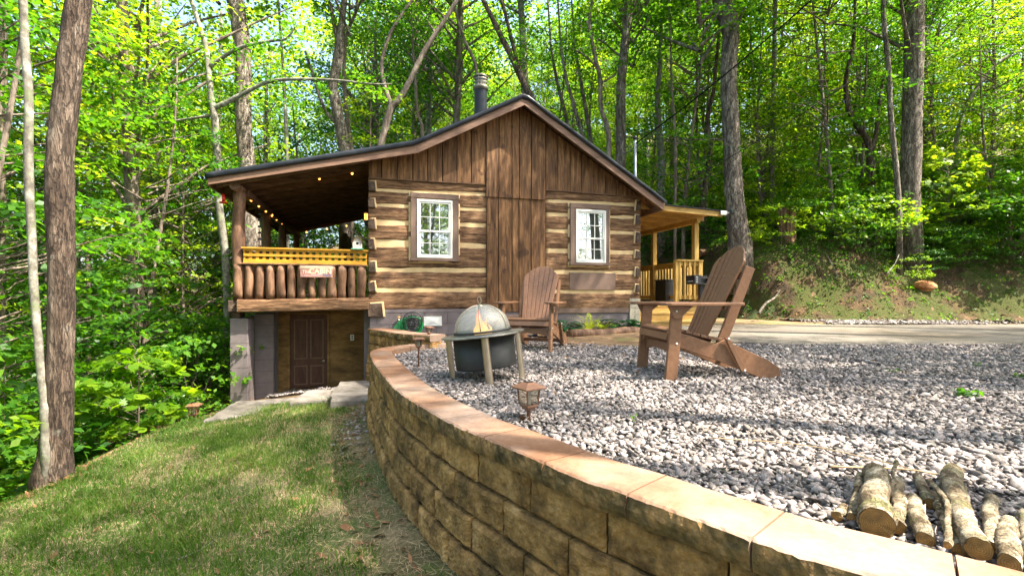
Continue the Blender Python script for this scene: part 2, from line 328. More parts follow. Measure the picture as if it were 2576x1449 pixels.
# ================================================================== GROUND
def c8(x, y): return (884.5+.4367*x, 815.8+.4367*y)
CAPZ = .07
_outer = [(2556,1310),(2290,1210),(2050,1130),(1800,1045),(1590,960),(1330,880),(1110,785),(950,718),(790,650),(640,590),(550,545),(470,500),(385,450),(300,398),(240,345),(180,275),(135,215),(115,168)]
OUT = [np.array([3.4,-1.0]), np.array([2.2,.03]), np.array([1.42,.72]), np.array([.985,1.10])] + [np.array(gz(*c8(*p), CAPZ)[:2]) for p in _outer]
OUT += [np.array([-1.74,6.02]), np.array([-1.66,6.42]), np.array([-1.40,6.78]), np.array([-1.02,7.02])]
curve = np.array(catmull(OUT, 10))
_d = np.r_[0, np.cumsum(np.linalg.norm(np.diff(curve, axis=0), axis=1))]
CLEN = _d[-1]
def smoothed(c):
    c = c.copy()
    for _ in range(6): c[1:-1] = (c[:-2]+2*c[1:-1]+c[2:])/4
    return c
_ss = np.linspace(0, CLEN, 300)
curve = np.stack([np.interp(_ss, _d, curve[:,0]), np.interp(_ss, _d, curve[:,1])], 1); curve = smoothed(curve)
_d = np.r_[0, np.cumsum(np.linalg.norm(np.diff(curve, axis=0), axis=1))]; CLEN = _d[-1]
_tan = np.gradient(curve, axis=0); _tan /= np.linalg.norm(_tan, axis=1)[:,None]
def cpt(s, off=0.0):     # off > 0: outwards, towards the lawn
    x = np.interp(s, _d, curve[:,0]); y = np.interp(s, _d, curve[:,1])
    tx = np.interp(s, _d, _tan[:,0]); ty = np.interp(s, _d, _tan[:,1])
    l = np.hypot(tx, ty); return (x-ty/l*off, y+tx/l*off)
# the curve runs down in x as y grows until the turn: x of the wall face for a given y
_mono = curve[curve[:,1] < 6.05]
_my, _mx = _mono[:,1], _mono[:,0]
def wall_x(y):
    y = np.asarray(y, float)
    x = np.interp(y, _my, _mx)
    return np.where(y > 6.05, -1.74-(np.minimum(y, 8.3)-6.05)*.30, x)
def sstep(a, b, x):
    t = np.clip((x-a)/(b-a), 0, 1); return t*t*(3-2*t)
def lumps(x, y, s, seed=0):
    return (np.sin(x*s*1.3+seed)*np.cos(y*s*1.7+seed*2.1)+.5*np.sin(x*s*2.9+y*s*1.1+seed*3)+.3*np.cos(y*s*4.3-x*s*3.1+seed))/1.8
def h_lawn(x, y):
    s = wall_x(y)-x
    z = -.67-.11*np.clip(s-.1, 0, 3.2)-.02*lumps(x, y, 1.2)*sstep(.2, 1, s)
    z = z-.03*np.clip(y-5.5, 0, 3)
    e = np.clip(-4.35-x+.12*lumps(x, y, 1.1, 2), 0, 40)
    return z-.42*e+.0095*np.minimum(e, 22)**2
def bank_foot(x):
    return 10.9+3.8*(1-sstep(4.6, 6.9, x))+.15*np.sin(x*1.3)
def h_right(x, y):
    z = .0+.04*np.clip(y-7.0, 0, 3.8)
    b = y-bank_foot(x)
    rise = 2.05*sstep(0, 2.4, b)+(.17+.22*sstep(5, 12, x))*np.clip(b-2.0, 0, 60)
    rise = rise+np.where(b > 0, .07*lumps(x, y, 2.6, 1)*np.clip(b, 0, 1), 0)
    return z+rise
def h_ground(x, y):
    x = np.asarray(x, float); y = np.asarray(y, float)
    lo = h_lawn(x, np.minimum(y, 8.5)); hi = h_right(x, y)
    # ahead of the cabin: the step at the retaining wall ; behind it: a smooth hillside
    s = x-wall_x(y)
    front = np.where(s < .12, lo, np.minimum(np.where(s < .24, -.8, -.14), 9))
    front = np.where((s > .4) & (y > 6.9) & (x > 2.6), hi-.012, front)
    front = np.where((s > .4) & (x > 9), hi-.012, front)
    ub = (x-CL[0])*CU+(y-CL[1])*CV; vb = -(x-CL[0])*CV+(y-CL[1])*CU
    lo2 = -1.0-.11*np.clip(-(ub+2.3), 0, 3)-.42*np.clip(-ub-3.2, 0, 40)+.0095*np.clip(-ub-3.2, 0, 22)**2-.10*np.clip(vb-1, 0, 12)+.22*np.clip(y-20, 0, 60)
    k = sstep(-.1, 5.4, ub)
    back = lo2*(1-k)+hi*k
    w = sstep(-.25, .9, vb)
    res = front*(1-w)+back*w
    res = np.where((ub > 5.3) & (y > 6.9), np.where(y < bank_foot(x), hi-.012, hi), res)
    return res

def grid_mesh(name, xs, ys, hf, mask=None):
    X, Y = np.meshgrid(xs, ys); Z = hf(X, Y); n = len(xs)
    V = np.stack([X, Y, Z], -1).reshape(-1, 3)
    i, j = np.meshgrid(np.arange(n-1), np.arange(len(ys)-1)); a = (j*n+i).ravel()
    Fc = np.stack([a, a+1, a+n+1, a+n], 1)
    if mask is not None:
        cx = (X[:-1,:-1]+X[1:,1:])/2; cy = (Y[:-1,:-1]+Y[1:,1:])/2
        Fc = Fc[mask(cx, cy).ravel()]
    return np_mesh(name, V, Fc, smooth=True)
xs = np.r_[np.arange(-90,-12,3.), np.arange(-12,-5,.5), np.arange(-5,3,.12), np.arange(3,12,.3), np.arange(12,30,1.), np.arange(30,91,4.)]
ys = np.r_[np.arange(-30,0,2.), np.arange(0,9,.15), np.arange(9,18,.3), np.arange(18,40,1.), np.arange(40,121,5.)]
g = link('ground', grid_mesh('ground', xs, ys, lambda x, y: h_ground(x, y)-.02), M['floor']); tag(g, kind='structure')
# lawn sheet
def lawn_edge(y): return -4.45+.18*np.sin(y*1.9)+.12*np.sin(y*4.3+1)
lm = grid_mesh('lawn', np.arange(-5.2,1.2,.08), np.arange(-2,8.2,.08), lambda x, y: h_lawn(x, y),
               lambda x, y: (x > lawn_edge(y)) & (x < wall_x(y)+.06) & ((y < 6.9+.1*np.sin(x*3)) | (x < -9)))
tag(link('lawn', lm, M['lawn']), kind='structure')
# gravel yard
def in_yard(x, y, m=0.0):
    xi = np.interp(y, _my, _mx)+.26
    a = (x > xi+m) & (y < 6.0)
    b = (y >= 6.0) & (x > -1.42+m+np.clip(y-6.0, 0, .9)*.25) & (y < 7.15)
    fx, fy = (x-CL[0])*CU+(y-CL[1])*CV, -(x-CL[0])*CV+(y-CL[1])*CU
    c = (y >= 7.15) & (y > 0) & (fy < -.02) & (fx > .95) & (x < 1.3-.35*(y-7.15)+.12*np.sin(y*9))
    return a | b | c
def h_yard(x, y): return .012*lumps(x, y, 1.7, 3)+.03*np.clip(y-6.6, 0, 3)*sstep(2.2, 3, x)
ym = grid_mesh('gravel_yard', np.arange(-1.8,13,.1), np.arange(-1.5,8.9,.1), h_yard,
               lambda x, y: ((x > np.interp(y, _my, _mx)+.14) & (y < 6.05)) | ((y >= 6.05) & (x > -1.62) & (y < 7.3+.05*np.sin(x*2))) | ((y >= 7.2) & (-(x-CL[0])*CV+(y-CL[1])*CU < 0) & ((x-CL[0])*CU+(y-CL[1])*CV > .75) & (x < 1.6)))
tag(link('gravel_yard', ym, M['gravel_bed']), kind='structure')
# dirt apron between cabin, bed and road ; then the road
dm = grid_mesh('dirt_apron', np.arange(-.6,7.4,.15), np.arange(6.9,13.9,.15), lambda x, y: .012+.04*np.clip(y-7.0, 0, 3.8)+.008*lumps(x, y, 2),
               lambda x, y: (-(x-CL[0])*CV+(y-CL[1])*CU < 4) & (y < bank_foot(x)) & ((x > .9-.35*(y-7.15)) | (y > 8.5)) & ~((-(x-CL[0])*CV+(y-CL[1])*CU > -.05) & ((x-CL[0])*CU+(y-CL[1])*CV < 5.25)))
tag(link('dirt_apron', dm, M['dirt']), kind='structure')
def road_near(x): return 7.12+.05*np.sin(x*1.1)+.03*np.sin(x*3.7)
def road_far(x): return 10.2+.10*np.sin(x*.6)+.05*np.sin(x*2.9)
rv, rf = [], []
RX = np.r_[np.arange(3.0,16,.2), np.arange(16,60,2.)]
for i, x in enumerate(RX):
    st = max(0, 1-(x-3.0)/1.2)
    for k in range(9):
        t = k/8; y = (road_near(x)+st*.5)*(1-t)+(road_far(x)-st*.6)*t
        rv.append((x, y, .022+.04*max(0, y-7.0)+.02*math.sin(PI*t)))
n9 = 9
rf = [(i*n9+k, (i+1)*n9+k, (i+1)*n9+k+1, i*n9+k+1) for i in range(len(RX)-1) for k in range(8)]
tag(link('road', np_mesh('road', rv, rf, True), M['road']), kind='structure')
# mossy cut bank beyond the road
bx = np.arange(4.2,26,.12); bt = np.linspace(-.15, 3.3, 34)
BV = []
for t in bt:
    y = bank_foot(bx)+t; z = h_right(bx, y)+.03+.05*lumps(bx, y, 6.5, 4)+.035*lumps(bx, y, 13, 5)
    BV.append(np.stack([bx, y, z], -1))
BV = np.concatenate(BV); nb = len(bx)
i, j = np.meshgrid(np.arange(nb-1), np.arange(len(bt)-1)); a = (j*nb+i).ravel()
tag(link('earth_bank', np_mesh('earth_bank', BV, np.stack([a, a+1, a+nb+1, a+nb], 1), True), M['bank']), kind='structure')

# ------------------------------------------------------------------ scattered stones (nobody could count them)
def chips(name, P, S, m, flat=.42):
    n = len(P)
    base = np.array([(1,0,0),(-1,0,0),(0,1,0),(0,-1,0),(0,0,1),(0,0,-1)], float)
    V = base[None]*(1+RNG.uniform(-.3,.35,(n,6,1)))+RNG.uniform(-.28,.28,(n,6,3))
    V *= (S*RNG.uniform(.7,1.3,n))[:,None,None]
    V[:,:,0] *= RNG.uniform(.8,1.35,n)[:,None]; V[:,:,2] *= RNG.uniform(flat*.6,flat*1.4,n)[:,None]
    a = RNG.uniform(0,2*PI,n); t = RNG.normal(0,.45,n); t2 = RNG.normal(0,.35,n)
    ct, st = np.cos(t)[:,None], np.sin(t)[:,None]
    x, z = V[:,:,0]*ct+V[:,:,2]*st, -V[:,:,0]*st+V[:,:,2]*ct; V[:,:,0], V[:,:,2] = x, z.copy()
    ct, st = np.cos(t2)[:,None], np.sin(t2)[:,None]
    y, z = V[:,:,1]*ct+V[:,:,2]*st, -V[:,:,1]*st+V[:,:,2]*ct; V[:,:,1], V[:,:,2] = y, z.copy()
    ca, sa = np.cos(a)[:,None], np.sin(a)[:,None]
    x, y = V[:,:,0]*ca-V[:,:,1]*sa, V[:,:,0]*sa+V[:,:,1]*ca; V[:,:,0], V[:,:,1] = x, y.copy()
    V += P[:,None,:]
    T = np.array([(0,2,4),(2,1,4),(1,3,4),(3,0,4),(2,0,5),(1,2,5),(3,1,5),(0,3,5)])
    Fc = (np.arange(n)*6)[:,None,None]+T[None]
    return link(name, np_mesh(name, V, Fc.reshape(-1,3)), m)
def scatter(n, x0, x1, y0, y1, ok):
    x = RNG.uniform(x0,x1,n); y = RNG.uniform(y0,y1,n); k = ok(x, y); return x[k], y[k]
pts = []; siz = []
for (y0, y1, dens, s) in ((.9,2.2,3300,.0150),(2.2,3.4,2900,.0148),(3.4,5.0,2100,.0162),(5.0,8.9,1300,.0190)):
    X1 = 1.2*y1+1.2; X1 = min(X1, 10.5)
    x, y = scatter(int(dens*(X1+1.8)*(y1-y0)), -1.8, X1, y0, y1, lambda x, y: in_yard(x, y) & (np.abs(x) < 1.2*y+1.2) & (y < 7.25+.06*np.sin(x*2)+.05*np.sin(x*9)+RNG.uniform(-.08,.08,len(x))+(x<1.4)*9))
    z = h_yard(x, y)+RNG.uniform(.0,.014,len(x)); pts.append(np.stack([x,y,z],1)); siz.append(s*np.clip(RNG.lognormal(-.04,.40,len(x)),.4,1.75))
tag(chips('gravel', np.concatenate(pts), np.concatenate(siz), M['gravel']), kind='stuff', label='pale grey crushed stone spread over the yard', cat='gravel')
# shoulder gravel beyond the road and by the steps
x, y = scatter(15000, 5.5, 17, 10.1, 11.3, lambda x, y: (y > road_far(x)-.05+.12*np.sin(x*1.7)) & (RNG.uniform(0,1,len(x)) < .45+.4*np.sin(x*.9+1)) & (y < bank_foot(x)+.1+.25*np.sin(x*.8+2)) & (x > 6.4+RNG.uniform(0,1.2,len(x))))
sh = [np.stack([x, y, .03+.04*(y-7)+RNG.uniform(0,.02,len(x))], 1)]
x, y = scatter(1500, -4.1, -2.5, 7.6, 8.9, lambda x, y: y > 7.75-.15*(x+3.3))
sh.append(np.stack([x, y, h_ground(x, y)+.02], 1))
x, y = scatter(1500, -2.4, -.4, 2.8, 6.2, lambda x, y: (wall_x(y)-x > .08) & (wall_x(y)-x < .34+.1*np.sin(y*3)) & (y > 4.2+RNG.uniform(0,1.,len(x))))
sh.append(np.stack([x, y, h_lawn(x, y)+.005], 1))
sh = np.concatenate(sh)
tag(chips('shoulder_gravel', sh, .022*RNG.lognormal(0,.3,len(sh)), M['gravel']), kind='stuff', label='loose stones along the far edge of the road and under the porch', cat='gravel')

# ------------------------------------------------------------------ grass, straw, fallen leaves
def blades(name, x, y, hf, hmin, hmax, w, m, lean=.5):
    n = len(x); z = hf(x, y); a = RNG.uniform(0,2*PI,n); h = RNG.uniform(hmin,hmax,n)
    l = RNG.uniform(0,lean,n)*h; b = RNG.uniform(0,2*PI,n); ww = w*RNG.uniform(.6,1.4,n)
    P = np.stack([x,y,z],1); side = np.stack([np.cos(a),np.sin(a),np.zeros(n)],1)*ww[:,None]
    ld = np.stack([np.cos(b),np.sin(b),np.zeros(n)],1)*l[:,None]; up = np.array([0,0,1.])
    V = np.stack([P-side, P+side, P+side*.7+ld*.4+up*h[:,None]*.55, P+ld+up*h[:,None], P-side*.7+ld*.4+up*h[:,None]*.55],1)
    Fc = (np.arange(n)*5)[:,None]+np.array([0,1,2,3,4])[None]
    return link(name, np_mesh(name, V, Fc), m)
def flat_bits(P, L, W, n3=None, tilt=.3):
    n = len(P); a = RNG.uniform(0,2*PI,n)
    d = np.stack([np.cos(a),np.sin(a),RNG.normal(0,tilt,n)],1)*L[:,None]; s = np.stack([-np.sin(a),np.cos(a),RNG.normal(0,tilt,n)],1)*W[:,None]
    return np.stack([P-d, P+s*.6-d*.2, P+d, P-s*.7+d*.1],1)
def clump(x, y): return lumps(x, y, 2.3, 5)+.6*lumps(x, y, 6.1, 8)
x, y = scatter(520000, -5.0, 1.2, .9, 7.1, lambda x, y: (x > lawn_edge(y)-.05) & (x < wall_x(y)-.10) & (np.abs(x) < 1.2*y+1) & (RNG.uniform(-1.15,.95,len(x)) < clump(x, y)+.02*0-np.clip(1.0-(wall_x(y)-x)*1.0,0,1)*1.3))
k = RNG.uniform(0,1,len(x)) < np.clip(1.15-y*.085, .35, 1); x, y = x[k], y[k]
tag(blades('grass', x, y, h_lawn, .02, .065, .0021, M['grass'], .9), kind='stuff', label='thin green grass growing in tufts on the sloping lawn', cat='grass')
x, y = scatter(90000, -5.0, 1.2, .9, 7.1, lambda x, y: (x > lawn_edge(y)-.2) & (x < wall_x(y)-.05) & (np.abs(x) < 1.2*y+1))
P = np.stack([x, y, h_lawn(x, y)+RNG.uniform(.002,.022,len(x))],1)
V = flat_bits(P, RNG.uniform(.012,.05,len(P)), np.full(len(P),.0018), tilt=.25)
tag(link('straw', np_mesh('straw', V, (np.arange(len(P))*4)[:,None]+np.arange(4)[None]), M['straw']), kind='stuff', label='dry straw lying among the grass of the lawn', cat='straw')
# fallen leaves: litter along the wood's edge, a few on lawn and gravel
lx, ly = scatter(9000, -6.5, -4.1, .9, 8, lambda x, y: (x < lawn_edge(y)+.12))
L1 = np.stack([lx, ly, h_lawn(lx, ly)+RNG.uniform(0,.03,len(lx))],1)
lx, ly = scatter(230, -4.4, .6, 1.2, 7, lambda x, y: (x < wall_x(y)-.1))
ex, ey = scatter(1500, -2.4, 1.2, 1.0, 6.6, lambda x, y: (wall_x(y)-x > .13) & (wall_x(y)-x < .5))
lx = np.r_[lx, ex]; ly = np.r_[ly, ey]
L2 = np.stack([lx, ly, h_lawn(lx, ly)+.015],1)
lx, ly = scatter(80, -1.2, 8, 1.2, 7, lambda x, y: in_yard(x, y, .1))
L3 = np.stack([lx, ly, h_yard(lx, ly)+.025],1)
lx, ly = scatter(4500, 5, 24, 10.8, 14.5, lambda x, y: y > bank_foot(x))
L4 = np.stack([lx, ly, h_right(lx, ly)+.05+.05*lumps(lx, ly, 6.5, 4)],1)
P = np.concatenate([L1,L2,L3,L4]); V = flat_bits(P, RNG.uniform(.02,.05,len(P)), RNG.uniform(.012,.03,len(P)), tilt=.35)
tag(link('fallen_leaves', np_mesh('fallen_leaves', V, (np.arange(len(P))*4)[:,None]+np.arange(4)[None]), M['dead_leaf']), kind='stuff', label='brown fallen leaves scattered on lawn, gravel and bank', cat='fallen leaves')

# ================================================================== RETAINING WALL
def rough_block(mb, s0, s1, z0, z1, off, depth, seed, amp=.0075, nu=18, nv=9, curve_fn=cpt, edge=.014):
    vs = []; g = .0045
    for j in range(nv+1):
        tj = j/nv; ez = min(tj, 1-tj)*(z1-z0)
        for i in range(nu+1):
            ti = i/nu; s = s0+g+(s1-s0-2*g)*ti; ex = min(ti, 1-ti)*(s1-s0)
            z = z0+.003+(z1-z0-.006)*tj
            e = min(ex, ez)
            d = amp*(MN.noise(Vector((s*7+seed, z*9, seed*1.7)))+.8*MN.noise(Vector((s*19, z*21+seed, 3.3)))+.8*MN.noise(Vector((s*50, z*55+seed, 1.3))))
            d -= edge*max(0, 1-e/.013)**1.2
            p = curve_fn(s, off+d); vs.append((p[0], p[1], z))
    b = len(vs)
    ring = [i for i in range(nu+1)]+[(j+1)*(nu+1)-1 for j in range(1, nv+1)]+[nv*(nu+1)+i for i in range(nu-1, -1, -1)]+[j*(nu+1) for j in range(nv-1, 0, -1)]
    for r in ring:
        j, i = divmod(r, nu+1); s = s0+g+(s1-s0-2*g)*i/nu; p = curve_fn(s, off-depth); vs.append((p[0], p[1], vs[r][2]))
    fs = [(j*(nu+1)+i, j*(nu+1)+i+1, (j+1)*(nu+1)+i+1, (j+1)*(nu+1)+i) for j in range(nv) for i in range(nu)]
    n = len(ring)
    fs += [(ring[k], b+k, b+(k+1) % n, ring[(k+1) % n]) for k in range(n)]
    mb.add(vs, [tuple(reversed(f)) for f in fs])
def cap_stone(s0, s1, z0, z1, seed, curve_fn=cpt, width=.26, over=.018):
    mb = MB(); g = .0035; nu = 26
    prof = [(-width,z0),(-width,z1-.004),(-width+.004,z1),(-.16,z1),(-.08,z1),(-.012,z1),(0,z1-.006),(.004,z1-.03),(.006,(z0+z1)/2),(.004,z0+.02),(-.004,z0),(-.1,z0)]
    vs = []
    for i in range(nu+1):
        s = s0+g+(s1-s0-2*g)*i/nu
        for k, (o, z) in enumerate(prof):
            d = 0; dz = 0
            if 5 <= k <= 10:
                am = .007 if k > 5 else .003
                d = am*(MN.noise(Vector((s*24+seed, z*22, seed)))+1.0*MN.noise(Vector((s*80+seed, z*60, 1.)))); dz = .004*MN.noise(Vector((s*33, seed, k)))*(k in (5,6))
            p = curve_fn(s, over+o+d); vs.append((p[0], p[1], z+dz))
    m = len(prof)
    fs = [(i*m+k, (i+1)*m+k, (i+1)*m+(k+1) % m, i*m+(k+1) % m) for i in range(nu) for k in range(m)]
    fs += [tuple(range(m)), tuple(nu*m+k for k in range(m-1, -1, -1))]
    mb.add(vs, [tuple(reversed(f)) for f in fs]); return mb
def face_mats(o, nu):
    o.data.materials.append(M['cap_face'])
    for f in o.data.polygons:
        if f.index < nu*12 and f.index % 12 in (6,7,8,9,10): f.material_index = 1
WALL = empty('retaining_wall', (0,0,0), label='curving retaining wall of rough tan blocks with flat cap stones between lawn and gravel', cat='retaining wall')
# joints where the photograph has them
_js = []
for (x, y) in ((2290,1210),(1590,960),(1110,785),(785,648),(550,545)):
    p = np.array(gz(*c8(x, y), CAPZ)[:2]); _js.append(_d[np.argmin(np.linalg.norm(curve-p, axis=1))])
caps = sorted(_js)
while caps[0] > .45: caps.insert(0, caps[0]-.43)
caps.insert(0, 0.0)
while caps[-1] < CLEN-.5: caps.append(caps[-1]+.425)
caps.append(CLEN)
for i in range(len(caps)-1):
    face_mats(cap_stone(caps[i], caps[i+1], CAPZ-.092, CAPZ, i*1.3).build('cap_stone', M['cap'], WALL), 26)
z = CAPZ-.0925
for c in range(6):
    mb = MB(); s = -.2+(c % 2)*.215-.02; i = 0
    while s < CLEN:
        L = .43+.012*math.sin(c*3+i); a, b2 = max(s, 0), min(s+L, CLEN)
        if b2-a > .05: rough_block(mb, a, b2, z-.163, z, .0+.020*c, .22, c*7.1+i*.37)
        s += L; i += 1
    mb.build('block_course', M['block'], WALL); z -= .165
# upper tier, one step higher, from the cabin corner
U = np.array(catmull([cw(-.02,-.25)[:2], (-2.02,7.55), (-1.62,7.0), (-1.12,6.62)], 12)); U = U[::-1]
_ud = np.r_[0, np.cumsum(np.linalg.norm(np.diff(U, axis=0), axis=1))]; ULEN = _ud[-1]
_ut = np.gradient(U, axis=0); _ut /= np.linalg.norm(_ut, axis=1)[:,None]
def upt(s, off=0.0):
    x = np.interp(s, _ud, U[:,0]); y = np.interp(s, _ud, U[:,1]); tx = np.interp(s, _ud, _ut[:,0]); ty = np.interp(s, _ud, _ut[:,1])
    l = np.hypot(tx, ty); return (x-ty/l*off, y+tx/l*off)
for i in range(4):
    face_mats(cap_stone(ULEN*i/4, ULEN*(i+1)/4, .115, .205, 50+i, upt, .3).build('cap_stone', M['cap'], WALL), 26)
z = .1145
for c in range(5):
    mb = MB(); s = -(c % 2)*.2; i = 0
    while s < ULEN:
        a, b2 = max(s, 0), min(s+.43, ULEN)
        if b2-a > .04: rough_block(mb, a, b2, z-.163, z, .015*c, .2, 90+c*7+i, curve_fn=upt)
        s += .43; i += 1
    mb.build('block_course', M['block'], WALL); z -= .165

# stone steps beside the wall
def slab(name, poly, z0, z1, label, seed):
    n = len(poly); P = [Vector((p[0], p[1], 0)) for p in poly]; c = sum(P, Vector())/n
    ring = []
    for i in range(n):
        a, b = P[i], P[(i+1) % n]
        for k in range(6):
            q = a.lerp(b, k/6); q += Vector((MN.noise(q*4+Vector((seed,0,0))), MN.noise(q*4+Vector((0,seed,0))), 0))*.035; ring.append(q)
    m = len(ring); vs = []
    for (sc, zz) in ((.97,z0),(1.0,z0+.02),(1.01,(z0+z1)/2),(1.0,z1-.022),(.97,z1)):
        for q in ring: w = c+(q-c)*sc; vs.append((w.x, w.y, zz+.008*MN.noise(w*6)))
    fs = [(i*m+k, i*m+(k+1) % m, (i+1)*m+(k+1) % m, (i+1)*m+k) for i in range(4) for k in range(m)]
    for j, sc in enumerate((.66,.33)):
        for q in ring: w = c+(q-c)*sc; vs.append((w.x, w.y, z1+.012*MN.noise(w*4)))
    fs += [(i*m+k, i*m+(k+1) % m, (i+1)*m+(k+1) % m, (i+1)*m+k) for i in (4,5) for k in range(m)]
    fs += [tuple(6*m+k for k in range(m)), tuple(range(m-1, -1, -1))]
    o = MB().add(vs, fs, False).build(name, M['slab']); tag(o, label, 'step', 'stone steps down beside the wall'); return o
def c3(x, y, z): p = gz(498+.2371*x, 729.9+.2371*y, z); return (p.x, p.y)
slab('stone_step', [c3(400,1178,-.86), c3(1120,1128,-.86), c3(1010,1190,-.86), c3(955,1262,-.86), c3(60,1372,-.86), c3(250,1270,-.86)], -1.0, -.86, 'long flat grey stone at the foot of the steps, beside the block pillar', 1)
slab('stone_step', [c3(1170,1058,-.745), c3(1412,1050,-.745), c3(1408,1090,-.745), c3(1375,1172,-.745), c3(972,1182,-.745)], -.90, -.745, 'middle grey stone step, between the low slab and the top block', 2)
slab('stone_step', [c3(1512,968,-.62), c3(1790,958,-.62), (-1.93,7.3), (-1.84,6.3), c3(1740,1150,-.62), c3(1398,1168,-.62), c3(1430,1060,-.62)], -.82, -.62, 'topmost grey stone step, wedged against the retaining wall', 3)
# ================================================================== CABIN (local frame: u right along the front, v back, z up)
CAB = empty('log_cabin', (CL[0], CL[1], 0), YAW, 'small brown log cabin with cream chinking, plank gable and covered side porches', 'cabin')
WID = cu(1610, 600)[0]          # front width
def zz(y, x=440, v=0): return c2(x, y, v)[1]
def hewn(u0, u1, za0, za1, zb0, zb1, seed, v0=-.02, v1=.13, name='wall_log', m='hewn'):
    # bottom za0->zb0 , top za1->zb1 from left to right
    n = max(4, int((u1-u0)/.07)); vs = []
    prof = [(v1,0),(v0+.02,0),(v0,.08),(v0-.008,.3),(v0-.01,.55),(v0-.006,.8),(v0,.93),(v0+.022,1),(v1,1)]
    k = len(prof)
    for i in range(n+1):
        t = i/n; u = u0+(u1-u0)*t; b = za0+(zb0-za0)*t; tp = za1+(zb1-za1)*t
        b += .010*MN.noise(Vector((u*2.2, seed, 0)))+.006*MN.noise(Vector((u*9, seed, 2)))
        tp += .010*MN.noise(Vector((u*2.2, seed, 5)))+.006*MN.noise(Vector((u*9, seed, 7)))
        for j, (v, f) in enumerate(prof):
            d = .012*MN.noise(Vector((u*3, f*5+seed, 1)))+.005*MN.noise(Vector((u*14, f*22+seed, 4)))
            vs.append((u, v+(d if 0 < j < k-1 else 0), b+(tp-b)*f))
    fs = [(i*k+j, (i+1)*k+j, (i+1)*k+j+1, i*k+j+1) for i in range(n) for j in range(k-1)]
    fs += [tuple(range(k)), tuple(n*k+j for j in range(k-1, -1, -1))]
    return MB().add(vs, fs, False).build(name, M[m], CAB)
# rows of logs: (top, bottom) left end / right end, in the measured crop, for each section
UL = c2(62, 900)[0]; U1 = c2(778, 900)[0]; U2 = c2(1136, 900)[0]; UR = c2(1706, 900)[0]
rowsL = [(545,607,583,632),(623,697,650,726),(712,796,742,818),(824,912,838,944),(955,1090,964,1090),(1106,1210,1112,1208),(1229,1342,1230,1330)]
rowsR = [(615,672,655,694),(686,750,712,774),(770,850,788,868),(868,968,884,984),(992,1100,1002,1108),(1120,1222,1124,1222),(1238,1336,1240,1334)]
def Z(x, y): return c2(x, y, -.02)[1]
wl = (c2(318,0)[0], c2(607,0)[0]); wr = (c2(1285,0)[0], c2(1522,0)[0])
for i, (a, b, c, d) in enumerate(rowsL):
    z0a, z1a, z0b, z1b = Z(110,b), Z(110,a), Z(775,d), Z(775,c)
    def zi(u, p, q): t = (u-UL)/(U1-UL); return p+(q-p)*t
    if i in (1,2,3):
        for (ua, ub) in ((UL, wl[0]+.02), (wl[1]-.0, U1)):
            hewn(ua, ub, zi(ua,z0a,z0b), zi(ua,z1a,z1b), zi(ub,z0a,z0b), zi(ub,z1a,z1b), i*3.7+ua)
    else: hewn(UL, U1, z0a, z1a, z0b, z1b, i*3.7)
for i, (a, b, c, d) in enumerate(rowsR):
    z0a, z1a, z0b, z1b = Z(1140,b), Z(1140,a), Z(1680,d), Z(1680,c)
    def zi(u, p, q): t = (u-U2)/(UR-U2); return p+(q-p)*t
    if i in (1,2,3):
        for (ua, ub) in ((U2, wr[0]+.0), (wr[1]-.0, UR)):
            hewn(ua, ub, zi(ua,z0a,z0b), zi(ua,z1a,z1b), zi(ub,z0a,z0b), zi(ub,z1a,z1b), 40+i*3.7+ua)
    elif i == 5:
        ux0, ux1 = c2(1275,1170)[0], c2(1556,1170)[0]
        hewn(U2, ux0, z0a, z1a, zi(ux0,z0a,z0b), zi(ux0,z1a,z1b), 71); hewn(ux1, UR, zi(ux1,z0a,z0b), zi(ux1,z1a,z1b), z0b, z1b, 72)
        MB().box(ux0+.004, ux1-.004, -.034, .02, Z(1400,1220), Z(1400,1117)).build('patch_board', M['trim'], CAB, .004)
    else: hewn(U2, UR, z0a, z1a, z0b, z1b, 40+i*3.7)
ZB = Z(400, 1336); ZT = Z(110, 540)
# chinking: a mortar face behind the logs plus collars round the windows
def chink_slab(u0, u1, z0, z1, v0, v1, seed=0, amp=.006):
    n, k = max(3, int((u1-u0)/.06)), max(3, int((z1-z0)/.06)); vs = []
    for j in range(k+1):
        for i in range(n+1):
            u = u0+(u1-u0)*i/n; z = z0+(z1-z0)*j/k
            e = (.008 if amp > .006 else 0)
            if e and i in (0, n): u += e*MN.noise(Vector((z*14, seed, i)))
            if e and j in (0, k): z += e*MN.noise(Vector((u*14, seed, j)))
            vs.append((u, v0+amp*MN.noise(Vector((u*6, z*8, seed))), z))
    b = len(vs); vs += [(u0,v1,z0),(u1,v1,z0),(u1,v1,z1),(u0,v1,z1)]
    fs = [(j*(n+1)+i, j*(n+1)+i+1, (j+1)*(n+1)+i+1, (j+1)*(n+1)+i) for j in range(k) for i in range(n)]
    fs += [(b+3,b+2,b+1,b), tuple([b, b+1]+[n-i for i in range(n+1)]), tuple([b+2, b+3]+[k*(n+1)+i for i in range(n+1)]),
           tuple([b+3, b]+[j*(n+1) for j in range(k+1)]), tuple([b+1, b+2]+[(k-j)*(n+1)+n for j in range(k+1)])]
    return MB().add(vs, fs, True).build('chinking', M['chink'], CAB)
chink_slab(.02, U1-.01, ZB+.02, ZT-.06, -.006, .12)
chink_slab(U2+.01, UR-.03, ZB+.02, Z(1140,625), -.0055, .12, 5)
MB().box(U1-.01, U2+.01, .06, .14, ZB, Z(900,600)).build('wall_backing', M['dark_wood'], CAB)
